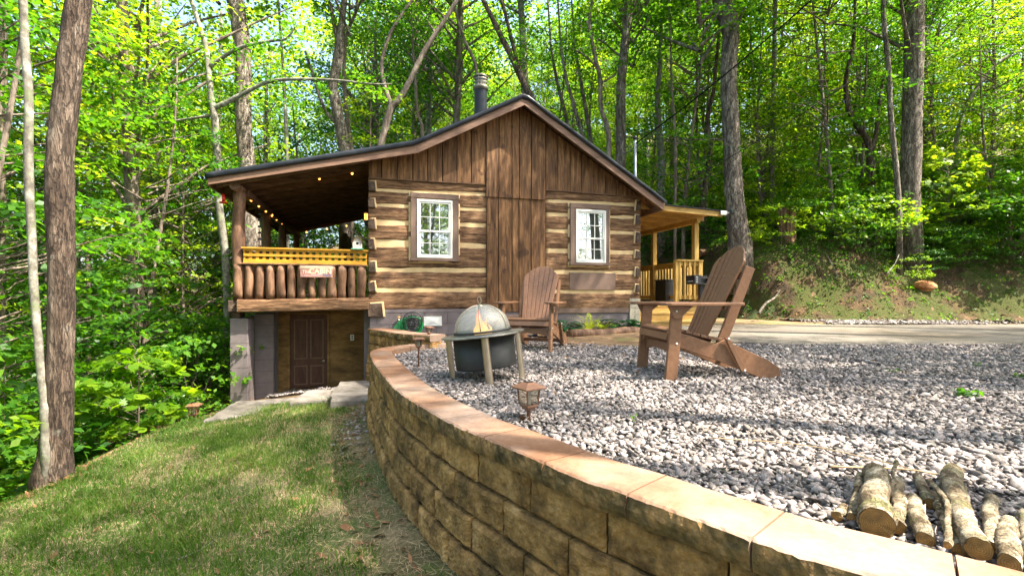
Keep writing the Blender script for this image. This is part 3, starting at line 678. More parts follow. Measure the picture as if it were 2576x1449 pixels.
# side walls, back wall (rougher, mostly unseen)
VB = 6.0
for (ua, ub) in ((.0, .16), (UR-.16, UR)):
    for r in range(7):
        z0 = ZB+r*(ZT-ZB)/7+.03; z1 = ZB+(r+1)*(ZT-ZB)/7-.02
        MB().box(ua+(.01 if ua < 1 else 0), ub-(0 if ua < 1 else .01), .14, VB, z0, z1).build('wall_log', M['hewn'], CAB, .015)
    MB().box(ua+.03, ub-.03, .125, VB-.02, ZB, ZT).build('chinking', M['chink'], CAB)
MB().box(.17, UR-.17, VB-.16, VB, ZB-.2, ZT+.3).build('back_wall', M['hewn'], CAB)
# notched log ends at both corners
def log_end(x0, x1, y0, y1, seed, side):
    u0, zt = c2(x0, y0, -.06); u1, zb = c2(x1, y1, -.06)
    h = zt-zb; w2 = u1-u0
    mb = MB(); vs = []
    pts = [(u0, zb), (u1, zb), (u1-.02*side, zt), (u0-.01*side+.0, zt-.25*h*.3)] if side > 0 else [(u0, zb), (u1, zb), (u1, zt-.08*h), (u0+.02, zt)]
    poly = [(p[0]+.006*math.sin(seed*3+i), p[1]+.006*math.cos(seed*5+i)) for i, p in enumerate(pts)]
    mb.prism(poly, 'y', -.075, .13)
    o = mb.build('log_end', M['hewn_end'], CAB, .008)
    uc, zc = (u0+u1)/2, (zb+zt)/2
    poly2 = [(uc+(p[0]-uc)*1.14+.018*side, zc+(p[1]-zc)*1.12+.010) for p in poly]
    if side > 0: poly2 = [(max(q[0], .004), q[1]) for q in poly2]
    MB().prism(poly2, 'y', -.05, .12).build('chinking', M['chink'], CAB, .01)
for i, (a, b, c, d) in enumerate(((62,104,556,622),(60,104,666,722),(62,102,788,850),(62,102,908,972),(64,106,1044,1112),(62,106,1168,1234))): log_end(a, b, c, d, i, 1)
log_end(58, 150, 1297, 1382, 9, 1)
for i, (a, b, c, d) in enumerate(((1684,1712,676,742),(1680,1708,765,825),(1680,1714,870,936),(1680,1708,980,1030),(1682,1710,1082,1142),(1680,1706,1186,1238))): log_end(a, b, c, d, 20+i, -1)

# windows (double hung, three by two panes in each sash)
def window(x0, x1, y0, y1, sx0, sx1, sy0, sy1, lab, bright):
    u0, u1 = c2(x0, 800, -.06)[0], c2(x1, 800, -.06)[0]; xm = (x0+x1)/2
    zt, zb = c2(xm, y0, -.06)[1], c2(xm, y1, -.06)[1]
    su0, su1 = c2(sx0, 800, -.07)[0], c2(sx1, 800, -.07)[0]; st, sb = c2(xm, sy0, -.07)[1], c2(xm, sy1, -.07)[1]
    chink_slab(u0-.035, u1+.03, zb-.035, zt+.02, -.030, .02, x0, .007)
    W = MB().box(u0, su0, -.075, .0, zb+.05, zt-.09).box(su1, u1, -.075, .0, zb+.05, zt-.09).box(u0-.004, u1+.004, -.079, .0, zt-.09, zt).box(u0-.01, u1+.01, -.095, .0, zb, zb+.05).build('window', M['trim'], CAB, .003)
    if lab: W['label'] = lab
    sb = max(sb, zb+.052); st = min(st, zt-.092)
    f = .038; mb = MB()
    mb.box(su0, su0+f, -.088, -.02, sb, st).box(su1-f, su1, -.088, -.02, sb, st).box(su0+f, su1-f, -.088, -.02, st-f, st).box(su0+f, su1-f, -.088, -.02, sb, sb+f)
    mb.build('window_frame', M['vinyl'], W, .003)
    zm = sb+(st-sb)*.46
    for (a, b, vf) in ((sb+f, zm+.018, -.062), (zm-.018, st-f, -.078)):
        if a < zm-.1: pass
        s2 = MB(); g = .03
        s2.box(su0+f, su0+f+g, vf, vf+.03, a, b).box(su1-f-g, su1-f, vf, vf+.03, a, b).box(su0+f+g, su1-f-g, vf, vf+.03, a, a+g).box(su0+f+g, su1-f-g, vf, vf+.03, b-g, b)
        iu0, iu1, iz0, iz1 = su0+f+g, su1-f-g, a+g, b-g
        s2.build('sash', M['vinyl'], W, .002)
        mm = MB()
        for k in (1, 2): uu = iu0+(iu1-iu0)*k/3; mm.box(uu-.007, uu+.007, vf+.008, vf+.020, iz0, iz1)
        zc = (iz0+iz1)/2; mm.box(iu0, iu1, vf+.009, vf+.021, zc-.007, zc+.007)
        mm.build('glazing_bars', M['vinyl'], W)
        MB().box(iu0-.004, iu1+.004, vf+.0215, vf+.0255, iz0-.004, iz1+.004).build('pane', M['glass_bright'], W)
window(318, 607, 637, 1046, 355, 570, 675, 1027, 'left sash window with white frame in a brown casing', 1)
window(1285, 1522, 700, 1072, 1318, 1500, 735, 1058, 'right sash window with white frame in a brown casing', 0)

# ---- plank siding
def rake_line():
    B = (c2(360,392,-.02), c2(1008,104,-.02), c2(1848,738,-.02)); return B
# roof profile, measured in the plane of the rake
VR = -.34
def D2(px, py): return cu(px, py, VR)
eaveL, breakP, ridge, eaveR = D2(519,438), D2(1043,356), D2(1319.7,236.6), D2(1674,505.4)
beaveL, bbreak, bridge, beaveR = D2(523.6,465), D2(1051,385), D2(1319.7,264.8), D2(1668,528)
def zroof(u):      # underside of the fascia line at u
    P = [beaveL, bbreak, bridge, beaveR]
    for a, b in zip(P, P[1:]):
        if u <= b[0]: return a[1]+(b[1]-a[1])*(u-a[0])/(b[0]-a[0])
    return P[-1][1]
def boards(xsx, ytop_fn, ybot_fn, v0, v1, name, lab=None, slack=.013):
    mb = MB()
    for i, (a, b) in enumerate(zip(xsx, xsx[1:])):
        ua, ub = c2(a, 600, v0)[0]+slack/2, c2(b, 600, v0)[0]-slack/2
        zb_a, zb_b = ybot_fn(a), ybot_fn(b); ta, tb = ytop_fn(ua), ytop_fn(ub); j = .004*math.sin(i*2.3+a)
        mid = []
        for uu in (bridge[0], bbreak[0]):
            if ua < uu < ub: mid = [(uu, ytop_fn(uu))]
        mb.prism([(ua, zb_a), (ub, zb_b), (ub, tb)]+mid+[(ua, ta)], 'y', v0+j, v1)
    o = mb.build(name, M['board'], CAB, .004)
    return o
top = lambda u: zroof(u)+.09
bl = lambda x: c2(x, 538+(x-62)*.057, -.045)[1]
br = lambda x: c2(x, 612+(x-1136)*.074, -.045)[1]
boards([60,140,235,330,420,510,598,685,775], top, bl, -.045, .12, 'gable_siding')
boards([1136,1210,1285,1355,1428,1500,1567,1635,1700,1760], top, br, -.045, .12, 'gable_siding')
boards([775,853,932,976,1050,1136], top, lambda x: c2(x, 655+(x-778)*.056, -.075)[1], -.075, .12, 'gable_siding')
boards([778,850,932,974,1048,1138], lambda u: c2(900, 640, -.05)[1], lambda x: c2(x, 1352, -.05)[1], -.05, .058, 'door_cover_siding')
mb = MB()
for (xa, xb, v) in ((853,857,-.084),(930,934,-.09),(1048,1052,-.084)):
    ua, ub = c2(xa, 600, -.08)[0]-.006, c2(xb, 600, -.08)[0]+.006
# drip strips under each board field
mb.prism([(c2(60,0,-.05)[0], bl(60)-.018), (c2(775,0,-.05)[0], bl(775)-.018), (c2(775,0,-.05)[0], bl(775)), (c2(60,0,-.05)[0], bl(60))], 'y', -.055, .0)
mb.build('drip_strip', M['dark_wood'], CAB); mb = MB()
mb.prism([(c2(1137,0,-.05)[0], br(1137)-.018), (c2(1700,0,-.05)[0], br(1700)-.018), (c2(1700,0,-.05)[0], br(1700)), (c2(1137,0,-.05)[0], br(1137))], 'y', -.055, .0)
mb.build('drip_strip', M['dark_wood'], CAB)

# ---- roof
VBK = 6.35
TH = .035
prof_top = [eaveL, breakP, ridge, eaveR]
def roof_z(u, P=prof_top):
    for a, b in zip(P, P[1:]):
        if u <= b[0]: return a[1]+(b[1]-a[1])*(u-a[0])/(b[0]-a[0])
    return P[-1][1]
R = MB()
pt = [(p[0], p[1]) for p in prof_top]; pb = [(p[0], p[1]-TH) for p in prof_top]
vs, fs = [], []
NV = 60
Us = []
for a, b in zip(pt, pt[1:]):
    for k in range(24): Us.append(a[0]+(b[0]-a[0])*k/24)
Us.append(pt[-1][0])
for i, u in enumerate(Us):
    for j in range(NV+1):
        v = VR-.02+(VBK-VR+.02)*j/NV
        vs.append((u, v, roof_z(u)+.006*MN.noise(Vector((u*2, v*2, 0)))+(.006 if (i % 2) else 0)))
n = NV+1
fs = [(i*n+j, (i+1)*n+j, (i+1)*n+j+1, i*n+j+1) for i in range(len(Us)-1) for j in range(NV)]
R.add(vs, fs)
ROOF = R.build('roof', M['shingle'], CAB)
sm = ROOF.modifiers.new('Solid', 'SOLIDIFY'); sm.thickness = .03; sm.offset = -1
# drip edge along the rake, slightly wavy sheet metal
vs = []; NU = 70
for i in range(NU+1):
    u = pt[0][0]-.01+(pt[-1][0]-pt[0][0]+.02)*i/NU
    for (dv, dz) in ((.12,.012),(-.028,.014),(-.034,-.02),(-.026-.006,-.06),(-.02,-.075)):
        vs.append((u, VR+dv+.010*MN.noise(Vector((u*2.5, dz*20, 1)))*(dv < 0), roof_z(u)+dz+.004*MN.noise(Vector((u*3, 4, 1)))))
ff = [(i*5+j, i*5+j+1, (i+1)*5+j+1, (i+1)*5+j) for i in range(NU) for j in range(4)]
de = MB().add(vs, ff, True).build('drip_edge', M['metal_dark'], ROOF); sm = de.modifiers.new('S', 'SOLIDIFY'); sm.thickness = .003
# fascia boards on the rake and at the eaves
P3 = [eaveL, breakP, ridge, eaveR]; Q3 = [beaveL, bbreak, bridge, beaveR]
for k in range(3):
    a, b, c, d = P3[k], P3[k+1], Q3[k+1], Q3[k]
    MB().prism([(d[0], d[1]), (c[0], c[1]), (b[0], b[1]-.04), (a[0], a[1]-.04)], 'y', VR, VR+.035).build('fascia', M['fascia'], ROOF, .004)
MB().box(eaveL[0]+.0, eaveL[0]+.03, VR+.036, VBK, beaveL[1]-.01, eaveL[1]-.04).build('fascia', M['fascia'], ROOF)
MB().box(eaveR[0]-.03, eaveR[0]-.002, VR+.036, VBK, beaveR[1]-.0, eaveR[1]-.04).build('fascia', M['fascia'], ROOF)
# soffit / ceiling boards right under the roof and rafters
mb = MB(); v = VR+.04; i = 0
while v < VBK-.1:
    for k in range(3):
        a, b = P3[k], P3[k+1]
        mb.prism([(a[0]+.03*(k==0), a[1]-.062), (b[0]-.03*(k==2), b[1]-.062), (b[0]-.03*(k==2), b[1]-.042), (a[0]+.03*(k==0), a[1]-.042)], 'y', v, v+.138)
    v += .142
mb.build('ceiling_boards', M['dark_wood'], ROOF)
for r in range(13):
    v = VR+.10+r*.5
    a, b = P3[0], P3[1]; t = (.0-a[0])/(b[0]-a[0]); e = (-.005, a[1]+(b[1]-a[1])*t)
    MB().prism([(a[0]+.10, a[1]-.175), (e[0], e[1]-.185), (e[0], e[1]-.064), (a[0]+.10, a[1]-.064)], 'y', v, v+.07).build('rafter', M['dark_wood'], ROOF, .006)
    a, b = P3[2], P3[3]; t = (UR-a[0])/(b[0]-a[0]); e = (UR+.01, a[1]+(b[1]-a[1])*t)
    MB().prism([(e[0], e[1]-.17), (b[0]-.06, b[1]-.155), (b[0]-.06, b[1]-.064), (e[0], e[1]-.064)], 'y', v, v+.045).build('rafter', M['dark_wood'], ROOF)
# stove pipe through the left slope
pc = None
cx, cz = cu(1209, 285, 1.25); zt_ = cu(1209, 190, 1.25)[1]; rr = .135
CH = MB().lathe([(rr, roof_z(cx)-.2), (rr, zt_-.30)], 28, (cx, 1.25, 0)).build('chimney', M['metal_dark'], ROOF)
mb = MB()
zc = zt_
mb.lathe([(rr+.004, zc-.33),(rr+.03, zc-.30),(rr+.03, zc-.25),(rr+.004, zc-.235)], 28, (cx,1.25,0)).lathe([(rr+.028, zc-.20),(rr+.032, zc-.185),(rr+.028, zc-.17)], 28, (cx,1.25,0)).lathe([(rr+.028, zc-.13),(rr+.032, zc-.115),(rr+.028, zc-.10)], 28, (cx,1.25,0))
mb.lathe([(rr+.02, zc-.07),(rr+.034, zc-.045),(rr-.01, zc-.012),(.0, zc)], 28, (cx,1.25,0)).lathe([(rr-.03, zc-.24),(rr-.03, zc-.06)], 28, (cx,1.25,0))
for k in range(6):
    a = k*PI/3; mb.box(cx+(rr+.02)*math.cos(a)-.006, cx+(rr+.02)*math.cos(a)+.006, 1.25+(rr+.02)*math.sin(a)-.006, 1.25+(rr+.02)*math.sin(a)+.006, zc-.25, zc-.05)
mb.build('chimney_cap', pmat('galvanised_cap', [(.3,(.12,.11,.085)),(.7,(.24,.225,.18))], scale=9, rough=.45, metallic=.5, bump=.1, fine=.25), CH)

# ---- block foundation
F0 = MB().box(.0, U1+.6, -.03, .17, -1.1, ZB-.002).box(U1+.6, UR-.02, .0, .17, -.1, ZB-.002).build('foundation', M['cmu'], CAB, .004)
jm = pmat('mortar_joint', [(.3,(.075,.06,.06)),(.7,(.10,.08,.08))], rough=.95, bump=.1)
mb = MB()
zf = ZB-.06
r = 0
while zf > -1.0:
    mb.box(.0, U1+.6, -.0335, -.028, zf-.004, zf+.004)
    for k in range(10):
        uu = .12+k*.41+(r % 2)*.205
        if uu < U1+.55: mb.box(uu-.0035, uu+.0035, -.0336, -.028, zf-.196, zf-.004)
    zf -= .2; r += 1
mb.build('mortar_lines', jm, F0)
u0, z1 = cu(1066, 796, -.03); u1, z0 = cu(1111, 819, -.03)
V = MB().box(u0, u1, -.034, -.036+.02, z0, z1).build('foundation_vent', M['black'], CAB)
mb = MB(); t_ = .012
mb.box(u0, u1, -.05, -.0345, z0, z0+t_).box(u0, u1, -.05, -.0345, z1-t_, z1).box(u0, u0+t_, -.05, -.0345, z0+t_, z1-t_).box(u1-t_, u1, -.05, -.0345, z0+t_, z1-t_)
uc, zc_ = (u0+u1)/2, (z0+z1)/2
for (a, b) in (((u0+t_,z0+t_),(u1-t_,z0+t_)),((u1-t_,z0+t_),(u1-t_,z1-t_)),((u1-t_,z1-t_),(u0+t_,z1-t_)),((u0+t_,z1-t_),(u0+t_,z0+t_))):
    mb.add([(a[0],-.046,a[1]),(b[0],-.046,b[1]),(uc,-.062,zc_)], [(0,1,2)])
mb.build('vent_cover', M['vinyl'], V)
# right corner stack of bare blocks
bm_ = pmat('bare_block', [(.3,(.27,.24,.18)),(.7,(.38,.34,.26))], rough=.95, bump=.5, bscale=80, bdist=.004)
u0, zt1 = c2(1645,1272,-.03); u1, _ = c2(1708,1272,-.03)
mb = MB().box(u0, u1, -.035, .3, zt1-.19, zt1).box(u0, (u0+u1)/2-.003, -.035, .3, -.05, zt1-.195).box((u0+u1)/2+.003, u1, -.035, .3, -.05, zt1-.195)
mb.build('corner_block', bm_, CAB, .006)
mb = MB().box(U2+.02, u0-.01, -.02, -.0015, ZB-.10, ZB-.004).box(U1+.0, U2+.02, -.055, -.031, ZB-.30, ZB-.12)
mb.build('sill_board', M['trim'], CAB, .004)

# ================================================================== left porch (parts of the cabin)
UP = cu(600, 600, .0)[0]                        # line of the porch posts
zdeck0, zdeck1 = cu(760, 783, -.08)[1], cu(760, 752, -.08)[1]
# outer rim logs
hewn(cu(597,770,-.14)[0], -.02, zdeck0-.01, zdeck1-.01, zdeck0+.02, zdeck1+.02, 3, v0=-.16, v1=.02, name='porch_beam')
MB().box(UP-.13, UP+.05, -.10, 5.9, zdeck0-.0, zdeck1-.02).build('porch_beam', M['hewn_end'], CAB, .012)
mb = MB()
for k in range(26): v = .03+k*.225; mb.box(UP+.055, -.01, v, v+.215, zdeck1-.075, zdeck1-.035)
mb.build('porch_floor', M['dark_wood'], CAB)
for k in range(9): v = .3+k*.62; MB().box(UP+.055, -.01, v, v+.09, zdeck0+.03, zdeck1-.078).build('floor_joist', M['dark_wood'], CAB)
# posts
def log_post(u, v, z0, z1, r, seed):
    pts = [(u+.012*math.sin(seed+i*.8), v+.01*math.cos(seed*2+i), z0+(z1-z0)*i/10) for i in range(11)]
    return MB().tube(pts, [r*(1+.05*math.sin(i*1.3+seed)) for i in range(11)], 16, jit=.05, seed=seed).build('porch_post', M['post'], CAB)
zbm = roof_z(UP)-.30
VP_ = [.02, 2.0, 3.85, 5.85]
for i, v in enumerate(VP_): log_post(UP+.0, v, zdeck1-.03, zbm+.02, .095 if i == 0 else .085, i*2.1)
MB().tube([(UP, -.25, zbm+.08), (UP+.01, 2, zbm+.09), (UP, 4, zbm+.08), (UP, 6.3, zbm+.08)], [.07]*4, 12, jit=.06, seed=4).build('porch_header', M['post'], CAB)
MB().box(UP+.08, UP+.12, .1, 5.8, zbm-.02, zbm+.09).build('porch_header', M['dark_wood'], CAB)
# railing of upright half logs between posts, front and side
def rail_logs(p0, p1, n, z0, z1, first=0):
    for i in range(n):
        t = (i+.5)/n; u = p0[0]+(p1[0]-p0[0])*t; v = p0[1]+(p1[1]-p0[1])*t
        r = (math.hypot(p1[0]-p0[0], p1[1]-p0[1])/n)*.5*rb(.80, 1.04); s = rb(0, 9); hh = rb(-.012, .006)
        pts = [(u+.006*math.sin(s+k), v+.01*math.sin(s*2+k), z0+(z1+hh-z0)*k/6) for k in range(7)]
        MB().tube(pts, [r*(.96+.05*math.sin(k+s)) for k in range(7)], 14, jit=.07, seed=s).build('railing_log', M['post'], CAB)
zr0 = zdeck1+.005; zr1 = cu(760, 668, -.06)[1]
rail_logs((cu(585,700,-.06)[0], -.06), (-.06, -.06), 13, zr0, zr1)
rail_logs((UP-.02, .14), (UP-.02, 5.7), 30, zr0, zr1)
MB().box(cu(600,700,-.06)[0], -.03, -.13, .02, zr1+.0, zr1+.025).build('railing_cap', M['hewn'], CAB, .006)
MB().box(UP-.09, UP+.05, .03, 5.8, zr1+.0, zr1+.025).build('railing_cap', M['hewn'], CAB, .006)
# yellow lattice with its top rail
zl1 = cu(760, 626, -.08)[1]; ul0 = cu(613, 650, -.08)[0]
def lattice(p0, p1, z0, z1, nrm=(0,-1)):
    L = math.hypot(p1[0]-p0[0], p1[1]-p0[1]); dx, dy = (p1[0]-p0[0])/L, (p1[1]-p0[1])/L
    mt = Matrix(((dx,-dy,0,p0[0]),(dy,dx,0,p0[1]),(0,0,1,0),(0,0,0,1)))
    mb = MB(); n = int(L/.098)
    for k in range(n+1): x = L*k/n; mb.box(max(0,x-.024), min(L,x+.024), -.0, .008, z0+.03, z1-.02, mt)
    for k in range(3): z = z0+.03+(z1-z0-.05)*(k+.5+.0)/3; mb.box(0, L, -.0115, -.0005, z-.02+.02*(k-1), z+.02+.02*(k-1), mt)
    mb.box(0, L, -.018, .014, z0, z0+.032, mt); 
    o = mb.build('lattice', M['lattice'], CAB)
    MB().box(-.03, L+.02, -.035, .035, z1-.022, z1+.004, mt).build('lattice_rail', M['lattice'], CAB, .003)
lattice((ul0, -.085), (-.045, -.085), zr1+.027, zl1)
lattice((UP+.02, .13), (UP+.02, 5.7), zr1+.027, zl1)
# basement: block pillars, plywood wall and the cut-down door
u0, _ = cu(578, 900, -.02); u1, _ = cu(624, 900, -.02); zpt = cu(600, 801, -.02)[1]
def pillar(u0, u1, v0, v1, z0, z1):
    p = MB().box(u0, u1, v0, v1, z0, z1).build('block_pillar', M['cmu'], CAB, .012)
    mb = MB(); z = z1-.2
    while z > z0: mb.box(u0-.0015, u1+.0015, v0-.0015, v1+.0015, z-.003, z+.003); z -= .2
    mb.build('mortar_lines', jm, p)
pillar(u0, u1, -.02, .42, -1.25, zpt)
MB().box(u0+.02, u1-.12, -.0, .3, zpt+.002, zdeck0-.004).build('shim_block', M['hewn_end'], CAB, .01)
u2, u3 = cu(640, 900, .5)[0], cu(688, 900, .5)[0]
pillar(u2, u3, .5, .72, -1.2, cu(660, 789, .5)[1])
VPW = 1.0
ua, ub = cu(700, 900, VPW)[0], -.01
ud0, zdt = cu(730, 791, VPW); ud1, zdb = cu(823, 972, VPW)
zpb = cu(710, 985, VPW)[1]
MB().box(ua, ud0-.03, VPW, VPW+.1, zpb-.3, zdeck0+.02).box(ud1+.03, ub, VPW, VPW+.1, zpb-.3, zdeck0+.02).box(ud0-.03, ud1+.03, VPW, VPW+.1, zdt+.03, zdeck0+.02).build('basement_wall', M['ply'], CAB)
DR = MB().box(ud0, ud1, VPW+.01, VPW+.06, zdb, zdt).build('basement_door', M['door'], CAB)
mb = MB(); mb.box(ud0-.045, ud0-.002, VPW-.03, VPW+.1, zdb-.02, zdt+.03).box(ud1+.002, ud1+.045, VPW-.03, VPW+.1, zdb-.02, zdt+.03).box(ud0-.002, ud1+.002, VPW-.03, VPW+.1, zdt+.002, zdt+.03).box(ud0-.045, ud1+.045, VPW-.06, VPW+.1, zdb-.05, zdb-.021)
mb.build('door_frame', M['ply'], DR, .003)
W_, H_ = ud1-ud0, zdt-zdb
mb = MB()
for (a, b, c, d) in ((.1,.46,.0+.04,.30),(.54,.9,.04,.30),(.1,.46,.39,.93),(.54,.9,.39,.93)):
    x0, x1, z0, z1 = ud0+W_*a, ud0+W_*b, zdb+H_*c, zdb+H_*d
    mb.box(x0, x1, VPW-.002, VPW+.009, z0, z0+.018).box(x0, x1, VPW-.002, VPW+.009, z1-.018, z1).box(x0, x0+.018, VPW-.002, VPW+.009, z0+.018, z1-.018).box(x1-.018, x1, VPW-.002, VPW+.009, z0+.018, z1-.018)
mb.build('door_panel_moulding', M['fascia'], DR)
MB().lathe([(.0,0),(.026,.004),(.03,.02),(.022,.038),(.01,.045),(.01,.06)], 14).build('door_knob', M['steel'], DR).matrix_local = Matrix.Translation((ud1-.06, VPW-.052, zdb+H_*.355)) @ Matrix.Rotation(-PI/2, 4, 'X')
uo, zo = cu(886, 849, VPW); OB = MB().box(uo-.033, uo+.033, VPW-.008, VPW-.001, zo-.055, zo+.055).build('power_outlet', M['vinyl'], CAB, .003)
MB().box(uo-.014, uo+.014, VPW-.0105, VPW-.0085, zo+.008, zo+.034).box(uo-.014, uo+.014, VPW-.0105, VPW-.0085, zo-.034, zo-.008).build('sockets', M['black'], OB)
# left and back basement walls (dark beyond)
MB().box(-.1, .0, .17, 6, -1.6, ZB-.002).build('foundation', M['cmu'], CAB)
MB().box(.0, UR, 5.8, 6, -2.2, ZB-.002).build('foundation', M['cmu'], CAB)
MB().box(UR-.18, UR-.01, .17, 5.8, -.3, ZB-.002).build('foundation', M['cmu'], CAB)
MB().box(ua-.09, ua-.002, VPW+.02, 5.8, -2.2, zdeck0+.01).build('basement_side_wall', M['cmu'], CAB)
for v in (2.4, 4.2): pillar(UP-.15, UP+.15, v, v+.35, -3.0, zdeck0-.01)

# ================================================================== right porch
uR0 = UR+.0; uP2 = None
# outer post line: chosen where the photograph shows the near post
def vwhere(px, u):
    rx = (px-1288)/F
    # world x = cx+u*CU-v*CV ; y = cy+u*CV+v*CU ; x = rx*y
    return (CL[0]+u*CU-rx*(CL[1]+u*CV))/(CV+rx*CU)
uQ = UR+1.78
vA, vB = vwhere(1749, uQ), vwhere(1645, uQ)
def dz(px, py, v): return cu(px, py, v)[1]
zfl = dz(1700, 768, vA-.1)
zrt = dz(1730, 658, vA-.05); zrb = dz(1730, 750, vA-.05)
zro = dz(1676, 522, vA-.45); 
ev = vA-.42
uE0, zE0 = cu(1676, 520, ev); uE1, zE1 = cu(1822, 536, ev)
# roof panel
vb2 = 5.2
PR = MB().prism([(uR0-.0, zE0+.055+.0), (uE1+.0, zE1+.03), (uE1, zE1+.045), (uR0, zE0+.075)], 'y', ev-.03, vb2).build('porch_roof', M['metal_dark'], CAB)
mb = MB()
for k in range(6): mb.box(0,0,0,0,0,0) if False else None
nraf = 9
for k in range(nraf):
    v = ev+k*(vb2-ev-.1)/(nraf-1)
    MB().prism([(uR0+.01, zE0-.065), (uE1-.05, zE1-.085), (uE1-.05, zE1+.027), (uR0+.01, zE0+.052)], 'y', v, v+.045).build('rafter', M['pine_beam'], PR, .003)
mb = MB(); v = ev+.05
while v < vb2-.1:
    mb.prism([(uR0+.01, zE0+.04), (uE1-.02, zE1+.017), (uE1-.02, zE1+.029), (uR0+.01, zE0+.053)], 'y', v, v+.14); v += .145
mb.build('roof_decking', M['pine_beam'], PR)
MB().box(uQ-.045, uQ+.045, vA-.12, vb2-.1, zE1-.19, zE1-.085).build('porch_header', M['pine'], CAB, .003)
for v in (vA, vB, vb2-.5):
    MB().box(uQ-.055, uQ+.055, v-.055, v+.055, zfl, zE1-.19).build('porch_post', M['pine'], CAB, .004)
# floor, fascia, steps
mb = MB()
for k in range(36):
    v = vA-.15+k*.142
    if v < vb2: mb.box(UR+.01, uQ+.08, v, v+.136, zfl-.03, zfl)
mb.build('porch_floor', M['pine_beam'], CAB)
MB().box(UR+.02, uQ+.07, vA-.14, vA-.10, zfl-.19, zfl-.032).box(uQ+.04, uQ+.075, vA-.10, vb2, zfl-.19, zfl-.032).build('deck_fascia', M['pine_beam'], CAB, .003)
us0, us1 = UR+.05, cu(1752, 800, vA-.4)[0]
for k in range(3):
    zt = zfl-.165*(k+1)+.02; v1 = vA-.14-.26*k
    MB().box(us0, us1, v1-.29, v1-.005, zt-.035, zt).build('step_tread', M['pine_beam'], CAB, .003)
    MB().box(us0, us1, v1-.275, v1-.245, max(zt-.165, .02), zt-.036).build('step_riser', M['pine_beam'], CAB, .003)
# railings: short front return and the long outer side
uF0 = cu(1699, 700, vA-.06)[0]
def rail(p0, p1, nb):
    L = math.hypot(p1[0]-p0[0], p1[1]-p0[1]); dx, dy = (p1[0]-p0[0])/L, (p1[1]-p0[1])/L
    mt = Matrix(((dx,-dy,0,p0[0]),(dy,dx,0,p0[1]),(0,0,1,0),(0,0,0,1)))
    MB().box(-.02, L+.02, -.075, .065, zrt, zrt+.032, mt).build('handrail', M['pine'], CAB, .003)
    MB().box(0, L, -.02, .02, zrt-.10, zrt-.001, mt).build('top_rail', M['pine'], CAB, .003)
    MB().box(0, L, -.02, .02, zrb-.02, zrb+.06, mt).build('bottom_rail', M['pine'], CAB, .003)
    for i in range(nb):
        x = L*(i+.5)/nb; MB().box(x-.019, x+.019, -.058, -.0205, zrb-.03, zrt-.01, mt).build('baluster', M['pine'], CAB)
rail((uF0, vA-.09), (uQ+.07, vA-.09), 5)
rail((uQ+.04, vA+.07), (uQ+.04, vb2-.2), 34)
MB().box(uF0-.045, uF0+.045, vA-.135, vA-.045, zfl, zrt).build('rail_post', M['pine'], CAB, .003)
MB().box(uQ-.0, uQ+.09, vA-.145, vA-.056, zfl, zrt).build('rail_post', M['pine'], CAB, .003)
